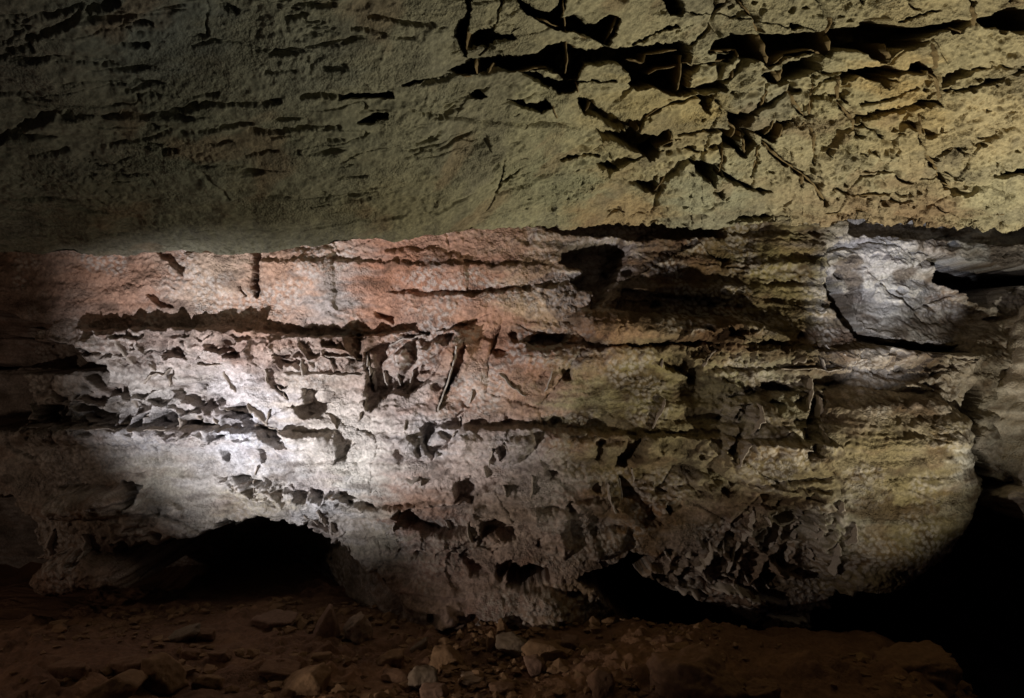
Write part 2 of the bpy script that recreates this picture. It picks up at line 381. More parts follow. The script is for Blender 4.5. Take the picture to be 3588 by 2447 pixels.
# voids and hollows: (crop, outline, depth, edge)
VOIDS = [
    ('G1', [(-3200, 150), (0, 130), (300, 260), (560, 300), (360, 360), (400, 480), (850, 530), (960, 560), (1080, 690), (1090, 730), (1290, 750), (1270, 830),
            (960, 790), (700, 840), (360, 850), (220, 830), (0, 800), (-3200, 900)], 0.55, 2.5),
    ('G1', [(-3200, 780), (200, 830), (300, 1150), (290, 1400), (180, 1480), (-3200, 1700)], 0.7, 4),
    ('G1', [(1020, 540), (1110, 560), (1120, 630), (1060, 590)], 0.3, 1.5),
    ('D2', [(1120, 830), (1150, 720), (1300, 680), (1380, 700), (1415, 780), (1300, 800), (1200, 830)], 0.45, 2),
    ('B3', [(1700, 190), (1800, 200), (2120, 260), (2320, 275), (2900, 290), (2900, 320), (2320, 375), (2180, 430), (2060, 520), (1980, 480), (1900, 400), (1750, 340), (1720, 260)], 0.8, 2.5),
    ('B3', [(1950, 1060), (2000, 1080), (2010, 1200), (1985, 1380), (1960, 1500), (2040, 1540), (2090, 1700), (1970, 1640), (1920, 1480), (1930, 1300), (1900, 1180)], 0.7, 3),
    ('B2', [(1500, 150), (1700, 100), (1890, 90), (1950, 130), (1900, 250), (1800, 420), (1750, 510), (1700, 530), (1690, 420), (1600, 410), (1560, 350), (1660, 300), (1480, 230)], 0.30, 3),
    ('B2', [(160, 850), (250, 780), (440, 720), (560, 700), (760, 710), (720, 800), (650, 900), (620, 1000), (450, 1130), (330, 1100), (200, 1230), (150, 1100), (160, 950)], 0.17, 2),
    ('B2', [(770, 840), (840, 790), (830, 900), (770, 1010), (690, 1130), (640, 1240), (690, 1060), (740, 950)], 0.10, 1.5),
    ('B2', [(560, 1320), (650, 1320), (740, 1290), (830, 1230), (790, 1400), (700, 1480), (600, 1560), (540, 1440)], 0.10, 2),
    ('B2', [(1230, 770), (1350, 720), (1520, 715), (1520, 760), (1400, 830), (1270, 800)], 0.08, 2),
    ('B2', [(230, 570), (270, 580), (340, 590), (330, 640), (260, 620)], 0.06, 1.5),
    ('B2', [(1460, 940), (1550, 960), (1540, 1030), (1490, 1020)], 0.07, 1.5),
    ('B2', [(1050, 1480), (1100, 1430), (1120, 1500), (1080, 1560)], 0.10, 1.5),
    ('D2', [(390, 310), (870, 270), (885, 300), (840, 470), (700, 490), (540, 470), (400, 400), (370, 340)], 0.17, 2),
    ('D2', [(940, 400), (1050, 380), (1160, 440), (1170, 510), (1110, 530), (1050, 470), (940, 500)], 0.14, 2),
    ('D2', [(770, 250), (760, 150), (860, 100), (1060, 90), (1000, 150), (900, 230), (890, 280), (800, 250)], 0.12, 2),
    ('D2', [(-20, 200), (60, 215), (150, 255), (240, 290), (150, 290), (40, 265)], 0.10, 1.5),
    ('B2', [(1900, 1460), (2000, 1420), (1990, 1530), (1940, 1620), (1860, 1600)], 0.16, 2),
    ('B2', [(1720, 1420), (1760, 1420), (1750, 1560), (1710, 1570)], 0.06, 2),
    ('D2', [(1880, 80), (1950, 120), (2000, 200), (2120, 300), (2150, 400), (2050, 420), (1950, 330), (1880, 250)], 0.10, 3),
    ('D2', [(2170, 280), (2220, 275), (2220, 310), (2200, 330)], 0.15, 1.2),
    ('D2', [(820, 640), (900, 660), (1000, 740), (880, 760)], 0.08, 2),
    ('D2', [(1050, 700), (1190, 640), (1200, 680), (1130, 760), (1060, 800)], 0.10, 2),
    ('D2', [(920, 1080), (1200, 1120), (1250, 1170), (1050, 1150)], 0.25, 2),
    ('B2', [(2160, 890), (2250, 850), (2360, 900), (2340, 1000), (2200, 950)], 0.14, 2),
    ('B3', [(60, 930), (130, 920), (110, 1060), (60, 1060)], 0.10, 2),
    ('B3', [(520, 1050), (640, 1030), (740, 1090), (700, 1120), (580, 1100)], 0.12, 1.5),
    ('B3', [(800, 1180), (900, 1130), (880, 1250), (830, 1350), (800, 1500), (720, 1500), (770, 1350)], 0.10, 2),
    ('B3', [(370, 1190), (440, 1180), (430, 1270), (380, 1350), (310, 1560), (270, 1500), (340, 1380)], 0.09, 2),
    ('B1', [(1730, 130), (1765, 130), (1755, 300), (1740, 475), (1715, 475), (1725, 300)], 0.16, 1.2),
    ('B1', [(1640, 395), (1660, 395), (1655, 470), (1640, 470)], 0.06, 1),
    ('B1', [(1050, 150), (1250, 150), (1262, 325), (1220, 300), (1130, 215)], 0.06, 1.5),
    ('B1', [(985, 435), (1060, 450), (1110, 500), (1185, 540), (1150, 555), (1060, 510)], 0.05, 1.2),
    ('B1', [(1160, 1100), (1240, 1060), (1390, 1040), (1385, 1130), (1480, 1130), (1510, 1180), (1430, 1240), (1250, 1190)], 0.11, 1.5),  # shadow cast by fins, cut into the rock as a recess
    ('B1', [(1480, 1230), (1620, 1180), (1670, 1210), (1680, 1300), (1600, 1290)], 0.10, 1.5),
    ('B1', [(2050, 1080), (2130, 1090), (2180, 1110), (2260, 1100), (2200, 1250), (2050, 1290), (2010, 1240), (2050, 1160)], 0.16, 1.5),
    ('B1', [(1050, 1240), (1120, 1250), (1200, 1290), (1220, 1335), (1050, 1320)], 0.12, 1.5),
    ('B1', [(1235, 1290), (1320, 1310), (1470, 1345), (1240, 1350)], 0.12, 1.5),
    ('B1', [(520, 1190), (600, 1180), (800, 1260), (810, 1310), (700, 1320), (560, 1260)], 0.12, 1.5),
    ('B1', [(250, 1210), (400, 1190), (480, 1270), (470, 1325), (250, 1310)], 0.12, 1.5),
    ('B1', [(760, 920), (745, 1050), (870, 1070), (850, 1140), (740, 1130), (600, 1000), (650, 900)], 0.10, 1.5),
    ('B1', [(1720, 1340), (1900, 1370), (1980, 1500), (1880, 1480), (1800, 1420)], 0.12, 1.5),
    ('B1', [(1425, 1380), (1510, 1385), (1460, 1450), (1430, 1420)], 0.08, 1.2),
    ('B1', [(1130, 1365), (1200, 1370), (1190, 1410), (1150, 1405)], 0.08, 1.2),
    ('B1', [(1510, 1490), (1570, 1540), (1545, 1580), (1515, 1550)], 0.08, 1.2),
    ('B1', [(1770, 1480), (1800, 1500), (1790, 1585), (1755, 1585)], 0.08, 1.2),
    ('B1', [(2270, 1370), (2330, 1400), (2400, 1460), (2330, 1540), (2285, 1600), (2285, 1480)], 0.14, 1.5),
    ('B1', [(1820, 940), (1845, 960), (1850, 1030), (1900, 1090), (1945, 1160), (1890, 1120), (1815, 1040)], 0.06, 1.2),
    ('B1', [(1880, 850), (1990, 850), (2050, 900), (2040, 950), (1900, 910)], 0.09, 1.5),
    ('B1', [(1560, 760), (1640, 760), (1620, 860), (1540, 880)], 0.09, 1.5),
    ('B1', [(1190, 720), (1300, 710), (1290, 880), (1100, 840)], 0.09, 1.5),
    ('D1', [(1580, 85), (1690, 70), (1780, 120), (1700, 140)], 0.10, 1.2),
    ('D1', [(1640, 170), (1740, 150), (1740, 210), (1690, 220)], 0.10, 1.2),
    ('D1', [(1790, 180), (1900, 170), (1930, 220), (1890, 260), (1860, 210)], 0.10, 1.2),
    ('D1', [(1990, 190), (2090, 190), (2090, 240), (2030, 250)], 0.10, 1.2),
    ('D1', [(2100, 165), (2190, 190), (2200, 240), (2140, 230)], 0.10, 1.2),
    ('D1', [(840, 110), (970, 150), (960, 210), (890, 290), (880, 180)], 0.14, 2),
]
for k, pts, dep, edge in VOIDS:
    DY += dep * poly_mask(ju, jv, C(k, pts), edge)
# the low hollow at the lower left: sharp roof, its right flank sloping slowly out to the wall foot
HOLLOW = C('D1', [(-2500, 250), (120, 250), (250, 420), (270, 680), (300, 700), (310, 810), (430, 865), (640, 835), (940, 795), (990, 765), (940, 680), (810, 610),
                  (960, 550), (1260, 530), (1450, 470), (1620, 420), (1800, 395), (2000, 440), (2120, 480), (2320, 590), (2520, 760), (2720, 940), (2720, 1700), (-2500, 1700)])
hw_u = ju + 7 * fbm(wu / 20, wv / 14, 4, 210); hw_v = jv + 9 * fbm(wu / 16, wv / 22, 4, 212)
hol = poly_mask(hw_u, hw_v, HOLLOW, 6) * (0.10 + 0.90 * (1 - sstep(225, 390, wu + 0.35 * (wv - 560))))
DY = DY * (1 - 0.7 * hol) + 1.15 * hol
# the low arch on the right, open to the dark passage behind
ARCH = (C('D2', [(1620, 760), (1750, 720), (1880, 690), (1950, 620), (2100, 640), (1970, 740), (2100, 800), (2200, 850), (2320, 885)]) +
        C('D3', [(100, 930), (300, 970), (380, 1080), (450, 1125), (700, 1135), (880, 1145), (900, 1010), (1040, 1000), (1060, 870), (1250, 865), (1400, 840),
                 (1620, 730), (1800, 560), (1890, 450), (1870, 400), (1960, 330), (1990, 240), (2050, 190), (2090, 110), (2200, 130), (2400, 200), (3400, 260),
                 (3400, 1900), (0, 1900)]) + C('D2', [(2000, 1100), (1800, 930), (1740, 840)]))
am = poly_mask(ju, jv, ARCH, 3.0)
DY = DY * (1 - am) + 2.0 * am
# the bulging lower right mass rounds off towards its outline
BULGE = (C('B3', [(300, 1150), (1000, 1050), (1700, 1150), (1900, 1250), (1940, 1450), (1960, 1600)]) +
         C('D3', [(1990, 200), (1900, 400), (1890, 450), (1800, 560), (1620, 730), (1400, 850), (1060, 870), (900, 700), (800, 300), (200, 60)]))
bm = poly_mask(ju, jv, BULGE, 2, soft_in=70)
DY -= 0.22 * bm * (1 - am)
# pointed snout of rock, lower foot lumps, blocks
for k, pts, hgt, r in [
    ('B2', [(1530, 610), (1600, 555), (1750, 540), (1900, 560), (2320, 590), (2700, 600), (2950, 700), (3000, 760), (2700, 780), (2320, 770), (1900, 790), (1650, 770), (1600, 690)], 0.20, 13),
    ('B1', [(1262, 160), (1725, 150), (1715, 470), (1640, 440), (1500, 445), (1350, 350), (1262, 320)], 0.045, 10),
    ('B1', [(1765, 150), (2260, 130), (2270, 420), (2280, 560), (1900, 540), (1760, 470)], 0.045, 14),
    ('B2', [(290, 150), (600, 130), (830, 200), (860, 430), (500, 400), (280, 380)], 0.04, 14),
    ('D1', [(300, 700), (400, 600), (480, 560), (640, 560), (800, 620), (940, 680), (985, 765), (940, 795), (640, 835), (430, 865), (310, 815)], 0.22, 16),
    ('D1', [(450, 180), (640, 150), (850, 160), (890, 220), (850, 310), (660, 350), (500, 330)], 0.16, 18),
    ('D1', [(1070, 270), (1130, 260), (1230, 300), (1240, 370), (1070, 340)], 0.05, 5),
    ('D1', [(900, 280), (1000, 240), (1080, 250), (1060, 330), (940, 320)], 0.05, 5),
    ('B2', [(520, 820), (600, 760), (700, 740), (720, 800), (650, 900), (560, 920)], 0.14, 9),
    ('B2', [(320, 850), (420, 800), (470, 900), (400, 990), (350, 1000)], 0.14, 6),
    ('B2', [(160, 880), (200, 830), (240, 850), (230, 950), (180, 980)], 0.13, 5),
    ('B2', [(390, 1440), (440, 1390), (510, 1430), (520, 1560), (430, 1580), (380, 1530)], 0.07, 8),
    ('B2', [(560, 1440), (640, 1380), (720, 1420), (640, 1560), (540, 1540)], 0.07, 8),
    ('B2', [(1010, 1520), (1130, 1400), (1290, 1390), (1310, 1470), (1200, 1585), (1080, 1600)], 0.07, 8),
    ('B2', [(1310, 1440), (1430, 1380), (1700, 1420), (1720, 1560), (1500, 1600), (1330, 1560)], 0.05, 10),
    ('B2', [(2010, 1420), (2110, 1390), (2150, 1500), (2090, 1585), (1960, 1640), (1990, 1500)], 0.08, 8),
    ('B2', [(1760, 1450), (1890, 1430), (1850, 1580), (1750, 1620)], 0.05, 6),
    ('D2', [(1260, 300), (1540, 280), (1560, 560), (1500, 640), (1380, 600), (1270, 470)], 0.07, 14),
    ('D2', [(1620, 560), (1800, 420), (1920, 430), (1900, 580), (1700, 650)], 0.07, 10),
    ('D2', [(2010, 150), (2110, 120), (2120, 200), (2060, 220)], 0.07, 6),
    ('D2', [(2110, 250), (2200, 220), (2180, 320), (2140, 310)], 0.06, 5),
    ('D2', [(700, 950), (750, 960), (790, 1090), (640, 1110)], 0.09, 8),
    ('D2', [(1200, 830), (1420, 830), (1560, 950), (1480, 1100), (1280, 1130), (1180, 1000)], 0.08, 14),
    ('D3', [(30, 80), (110, 20), (170, 60), (240, 160), (170, 210), (60, 130)], 0.08, 6),
    ('D3', [(560, 690), (620, 640), (700, 700), (820, 760), (760, 780), (600, 740)], 0.10, 6),
    ('D3', [(100, 830), (300, 790), (500, 860), (600, 960), (450, 960), (250, 900)], 0.08, 8),
    ('D3', [(400, 400), (560, 200), (640, 220), (600, 400), (480, 560), (300, 640), (200, 560)], 0.07, 12),
    ('B3', [(1010, 150), (1300, 100), (1690, 180), (1640, 270), (1300, 260), (1030, 230)], 0.08, 9),
]:
    DY -= hgt * poly_mask(ju, jv, C(k, pts), 2, soft_in=r)

HOL = C('B3', [(1000, 110), (1300, 100), (1690, 180), (1640, 270), (1750, 350), (1950, 480), (2060, 560), (2080, 640), (1900, 800), (1550, 775), (1270, 715), (1150, 520), (1050, 350), (990, 290)])
DY += 0.07 * poly_mask(ju, jv, HOL, 5)
DY += 0.26 * poly_mask(ju, jv, C('B3', [(985, 270), (1045, 290), (1130, 480), (1250, 690), (1500, 770), (1900, 800), (1900, 850), (1500, 825), (1210, 760), (1050, 560), (985, 380)]), 2.5)
DY += 0.25 * poly_mask(ju, jv, [(520, 215), (620, 215), (720, 215), (725, 235), (640, 238), (560, 233)], 3)
DY += 0.25 * poly_mask(ju, jv, [(840, 205), (1100, 205), (1100, 246), (1010, 243), (930, 238), (850, 233)], 3)
DY -= 0.03 * line_mask(ju, jv, C('B3', [(985, 290), (1050, 480), (1220, 700), (1500, 800), (1900, 850)]), 5.5, 3.0)
# honeycombs of thin calcite ribs where the boxwork grows
ZH = np.zeros_like(WX)
def honey(zones, scale, seed, depth, thin=0.10):
    global ZH
    zm = np.zeros_like(WX)
    for k, pts in zones:
        zm = np.maximum(zm, poly_mask(ju, jv, C(k, pts), 6))
    ZH = np.maximum(ZH, zm)
    a, b, c = worley(WX * scale + 0.5 * perlin(WX * scale * .8, WZ * scale * .8, seed), WZ * scale * 1.15 + 0.5 * perlin(WX * scale * .8, WZ * scale * .8, seed + 1), seed)
    rib = np.exp(-((b - a) / thin) ** 2)
    return depth * zm * ((1 - rib) * (0.35 + 0.9 * RA[c]) - 0.35)
DY += honey([('B1', [(640, 700), (1350, 720), (2320, 780), (2320, 960), (1800, 930), (1350, 930), (760, 900)]), ('B2', [(0, 760), (160, 760), (150, 960), (0, 960)])], 9, 2, 0.07)
DY += honey([('B1', [(200, 1180), (700, 1120), (1000, 1120), (1600, 1180), (1850, 1350), (1500, 1430), (900, 1380), (180, 1360)])], 8, 5, 0.09)
DY += honey([('D1', [(1440, 80), (1800, 90), (2320, 200), (2320, 290), (1900, 290), (1500, 180)]), ('D1', [(1900, 300), (2320, 330), (2320, 560), (2150, 480)])], 10, 7, 0.06)
DY += honey([('D3', [(100, 520), (450, 180), (900, 200), (980, 480), (880, 700), (560, 800), (250, 820), (0, 760)]), ('D2', [(2150, 620), (2320, 560), (2320, 860), (2000, 740)])], 7, 9, 0.075, 0.14)
DY += honey([('B3', [(0, 640), (600, 720), (1000, 860), (1900, 880), (1850, 1060), (900, 930), (0, 900)])], 12, 11, 0.045)
DY += honey([('B3', [(280, 1020), (480, 1100), (420, 1300), (340, 1585), (230, 1585), (330, 1300)]), ('B3', [(700, 1020), (900, 1050), (880, 1300), (780, 1520), (680, 1500), (780, 1250)])], 10, 13, 0.06)
DY += honey([('D2', [(300, 460), (1150, 500), (900, 640), (300, 620)])], 9, 15, 0.05)

# cave popcorn: small knobs, thick in patches
near = 1 - 0.9 * sstep(0.6, 1.2, DY)
pa, pb, _ = worley(WX * 42 + 0.3 * perlin(WX * 30, WZ * 30, 70), WZ * 46, 6)
pop = 1 - np.clip(pa, 0, 1)
popz = np.clip(0.45 + 0.9 * fbm(WX * 2.4, WZ * 3.4, 3, 71) + 0.55 * ZH, 0.12, 1.4)
qa, qb, _ = worley(WX * 21, WZ * 24, 8)
pop2 = (1 - np.clip(qa, 0, 1)) ** 1.2
popz2 = np.clip(0.15 + 1.2 * fbm(WX * 2.0 + 5, WZ * 2.6, 3, 73), 0, 1)
DY -= near * (0.016 * pop * popz + 0.026 * pop2 * popz2) * (1 - 0.45 * face - 0.25 * calm)
DY += near * (0.006 + 0.007 * ZH) * fbm(WX * 55, WZ * 60, 2, 75)
# scattered deep pits
sa, sb, sc_ = worley(WX * 9.5, WZ * 12.0, 10)
pit = (RB[sc_] > 0.93) * (1 - flat) * sstep(0.36, 0.18, sa + 0.30 * perlin(WX * 22, WZ * 30, 77))
DY += near * 0.05 * pit

WYf = YB + DY
# sideways crumble so that steep steps do not run straight into the rock
jx = 0.012 * fbm(WZ * 22 + 3, WYf * 22, 3, 81)
jz = 0.012 * fbm(WX * 22, WYf * 22 + 7, 3, 83)
WV = np.stack([WX + jx, WYf, WZ + jz], -1)

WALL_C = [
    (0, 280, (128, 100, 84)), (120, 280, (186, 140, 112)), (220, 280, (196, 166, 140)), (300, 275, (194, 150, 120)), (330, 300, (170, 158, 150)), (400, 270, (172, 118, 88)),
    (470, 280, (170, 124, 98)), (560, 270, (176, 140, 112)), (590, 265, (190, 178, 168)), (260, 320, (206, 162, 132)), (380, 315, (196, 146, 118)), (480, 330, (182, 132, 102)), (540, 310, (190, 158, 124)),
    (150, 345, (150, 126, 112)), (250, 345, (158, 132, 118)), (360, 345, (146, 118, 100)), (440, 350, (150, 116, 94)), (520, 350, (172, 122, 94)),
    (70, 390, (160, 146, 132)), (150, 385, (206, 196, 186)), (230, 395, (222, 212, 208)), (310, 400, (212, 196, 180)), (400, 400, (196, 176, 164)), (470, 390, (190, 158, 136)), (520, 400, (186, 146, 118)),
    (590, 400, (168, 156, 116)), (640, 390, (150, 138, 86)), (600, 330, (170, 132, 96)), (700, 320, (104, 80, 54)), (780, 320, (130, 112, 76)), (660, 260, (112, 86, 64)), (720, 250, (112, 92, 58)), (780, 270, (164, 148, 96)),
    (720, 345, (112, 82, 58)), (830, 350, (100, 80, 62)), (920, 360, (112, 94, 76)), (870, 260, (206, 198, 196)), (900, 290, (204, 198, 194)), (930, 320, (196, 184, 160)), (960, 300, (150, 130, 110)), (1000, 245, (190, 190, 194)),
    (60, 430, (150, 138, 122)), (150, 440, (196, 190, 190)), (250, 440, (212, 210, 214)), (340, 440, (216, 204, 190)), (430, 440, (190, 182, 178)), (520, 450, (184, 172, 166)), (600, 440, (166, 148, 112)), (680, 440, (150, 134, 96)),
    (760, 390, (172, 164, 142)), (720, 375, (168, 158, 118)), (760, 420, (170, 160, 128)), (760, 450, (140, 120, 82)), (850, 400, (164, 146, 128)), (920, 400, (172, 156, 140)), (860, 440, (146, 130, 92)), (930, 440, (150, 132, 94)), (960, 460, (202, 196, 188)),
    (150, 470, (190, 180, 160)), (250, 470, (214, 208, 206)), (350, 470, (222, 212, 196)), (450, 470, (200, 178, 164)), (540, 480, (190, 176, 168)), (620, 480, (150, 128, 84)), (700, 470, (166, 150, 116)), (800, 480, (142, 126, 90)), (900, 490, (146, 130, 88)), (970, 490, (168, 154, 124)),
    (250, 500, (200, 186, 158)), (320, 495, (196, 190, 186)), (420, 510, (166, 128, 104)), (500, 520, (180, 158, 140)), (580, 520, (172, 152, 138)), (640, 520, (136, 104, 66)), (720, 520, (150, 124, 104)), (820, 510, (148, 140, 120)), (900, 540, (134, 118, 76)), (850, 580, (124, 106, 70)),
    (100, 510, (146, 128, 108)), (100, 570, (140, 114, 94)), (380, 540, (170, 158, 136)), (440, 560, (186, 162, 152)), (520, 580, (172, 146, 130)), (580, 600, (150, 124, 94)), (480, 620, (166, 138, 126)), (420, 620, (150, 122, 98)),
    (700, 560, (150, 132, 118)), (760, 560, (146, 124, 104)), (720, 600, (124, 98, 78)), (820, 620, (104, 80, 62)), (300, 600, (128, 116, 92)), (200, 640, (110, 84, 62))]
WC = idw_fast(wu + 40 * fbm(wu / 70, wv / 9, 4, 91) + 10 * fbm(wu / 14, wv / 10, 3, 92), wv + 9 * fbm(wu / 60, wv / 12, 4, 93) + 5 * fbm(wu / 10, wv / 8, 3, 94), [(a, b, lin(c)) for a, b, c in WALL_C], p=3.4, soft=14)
# mineral stains: white crust on the knobs, rust and manganese in patches and along the bedding
rust = sstep(0.10, 0.45, fbm(WX * 3.0, WZ * 6.0, 4, 95))
rz = sstep(330, 420, wu) * (1 - sstep(520, 640, wu)) + 0.55
WC = WC * (1 - (0.38 * rust * np.clip(rz, 0, 1))[:, None]) + lin((150, 98, 66)) * (0.38 * rust * np.clip(rz, 0, 1))[:, None]
mang = sstep(0.22, 0.5, fbm(WX * 4.0 + 9, WZ * 10.0, 4, 97))
WC = WC * (1 - 0.55 * mang[:, None]) + lin((74, 56, 44)) * 0.55 * mang[:, None]
drk = sstep(0.05, 0.35, fbm(WX * 5 + 31, WZ * 7, 4, 98)) * (0.30 + 0.45 * sstep(480, 640, wu)) * (1 - 0.6 * calm)
WC = WC * (1 - drk[:, None]) + lin((92, 70, 46)) * drk[:, None]
crust = sstep(0.42, 0.72, pop) * sstep(-0.12, 0.30, fbm(WX * 3.2 + 20, WZ * 4.2, 3, 99)) * 0.55
WC = WC * (1 - crust[:, None]) + lin((206, 194, 182)) * crust[:, None]
WC *= (1 + 0.34 * fbm(WX * 30, WZ * 40, 3, 101))[:, None]
gw = WC.mean(1, keepdims=True)
WC = gw + (WC - gw) * 0.87
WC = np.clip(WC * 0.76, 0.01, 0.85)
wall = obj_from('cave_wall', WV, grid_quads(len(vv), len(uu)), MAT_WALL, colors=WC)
wall['kind'] = 'structure'
wall['label'] = 'bedded limestone cave wall with ledges, boxwork and a white lamp-lit patch'

WU2 = wu.reshape(UG.shape); WV2 = wv.reshape(UG.shape); WP = WV.reshape(UG.shape + (3,))
def on_wall(u, v):
    """point of the wall that the photo shows near (u, v); a shallow percentile so that fins root on the rims"""
    j = int(np.clip(np.searchsorted(WU2[200], u), 3, len(uu) - 4))
    i = int(np.clip(np.searchsorted(WV2[:, j], v), 3, len(vv) - 4))
    blk = WP[i - 3:i + 4, j - 3:j + 4].reshape(-1, 3)
    y = np.percentile(blk[:, 1], 60)
    return np.array([WP[i, j, 0], y, WP[i, j, 2]], np.float32)

# ------------------------------------------------------------------ cave ceiling
LIP = [(-300, 256), (0, 255), (180, 254), (260, 250), (350, 243), (440, 234), (500, 228), (600, 226), (700, 226), (760, 225), (850, 225), (940, 228), (1024, 233), (1300, 240)]
LIPY = [(-300, 2.75), (0, 2.75), (300, 2.8), (440, 2.95), (560, 3.35), (640, 3.6), (760, 3.7), (1024, 3.7), (1300, 3.7)]
TOPY = [(-300, 1.8), (0, 1.85), (512, 2.3), (760, 2.7), (1024, 2.75), (1300, 2.75)]
cu = np.concatenate([np.linspace(-1000, -300, 14, endpoint=False), np.linspace(-300, -30, 36, endpoint=False), np.linspace(-30, 1054, 1090), np.linspace(1057, 1300, 36), np.linspace(1340, 1900, 12)])
cs = np.concatenate([np.linspace(-0.35, -0.012, 34, endpoint=False), np.linspace(-0.012, 1.02, 440), np.linspace(1.03, 1.9, 26)])
CU, CS = np.meshgrid(cu, cs)
ul = CU
lipv = np.interp(ul, *zip(*LIP)) + 1.2 * fbm(ul / 40, ul * 0, 3, 111) + 3.5 * sstep(330, 620, ul) * fbm(ul / 15, ul * 0 + 2, 4, 113)
lipy = np.interp(ul, *zip(*LIPY))
topy = np.interp(ul, *zip(*TOPY))
lipz = CAM_Z + (349 - lipv) / FPX * lipy
topz = CAM_Z + 349 / FPX * topy
t = np.clip(CS, 0, None)
CY = lipy + (topy - lipy) * t
nose = (1 - sstep(300, 620, ul))
CZ = lipz + (topz - lipz) * t - 0.035 * np.sin(np.clip(t, 0, 1) * np.pi) * nose
# behind the lip the rock turns up and back towards the wall
bk = np.clip(-CS, 0, None)
CY = CY + bk * (4.6 - lipy) / 0.35
CZ = CZ + 0.42 * (1 - np.exp(-bk * 9)) + bk * 0.3
CX = (ul - 512) / FPX * np.minimum(CY, lipy + 0.3)
P0 = np.stack([CX, CY, CZ], -1)
du = np.gradient(P0, axis=1); ds = np.gradient(P0, axis=0)
NRM = np.cross(du, ds)
NRM /= np.linalg.norm(NRM, axis=-1, keepdims=True) + 1e-9
NRM *= np.where(NRM[..., 2:3] > 0, -1, 1)           # outwards: down into the cave
pu, pv = project(P0[..., 0], P0[..., 1], P0[..., 2])
shape_c = pu.shape
pu = pu.ravel().astype(np.float32); pv = pv.ravel().astype(np.float32)
s_flat = CS.ravel()
px_, py_ = P0[..., 0].ravel(), P0[..., 1].ravel()
cju = pu + 3.0 * fbm(pu / 14, pv / 10, 3, 121) + 0.6 * perlin(pu / 3.2, pv / 2.6, 122)
cjv = pv + 2.2 * fbm(pu / 14, pv / 10, 3, 125) + 0.9 * perlin(pu / 3.2, pv / 2.6, 126)

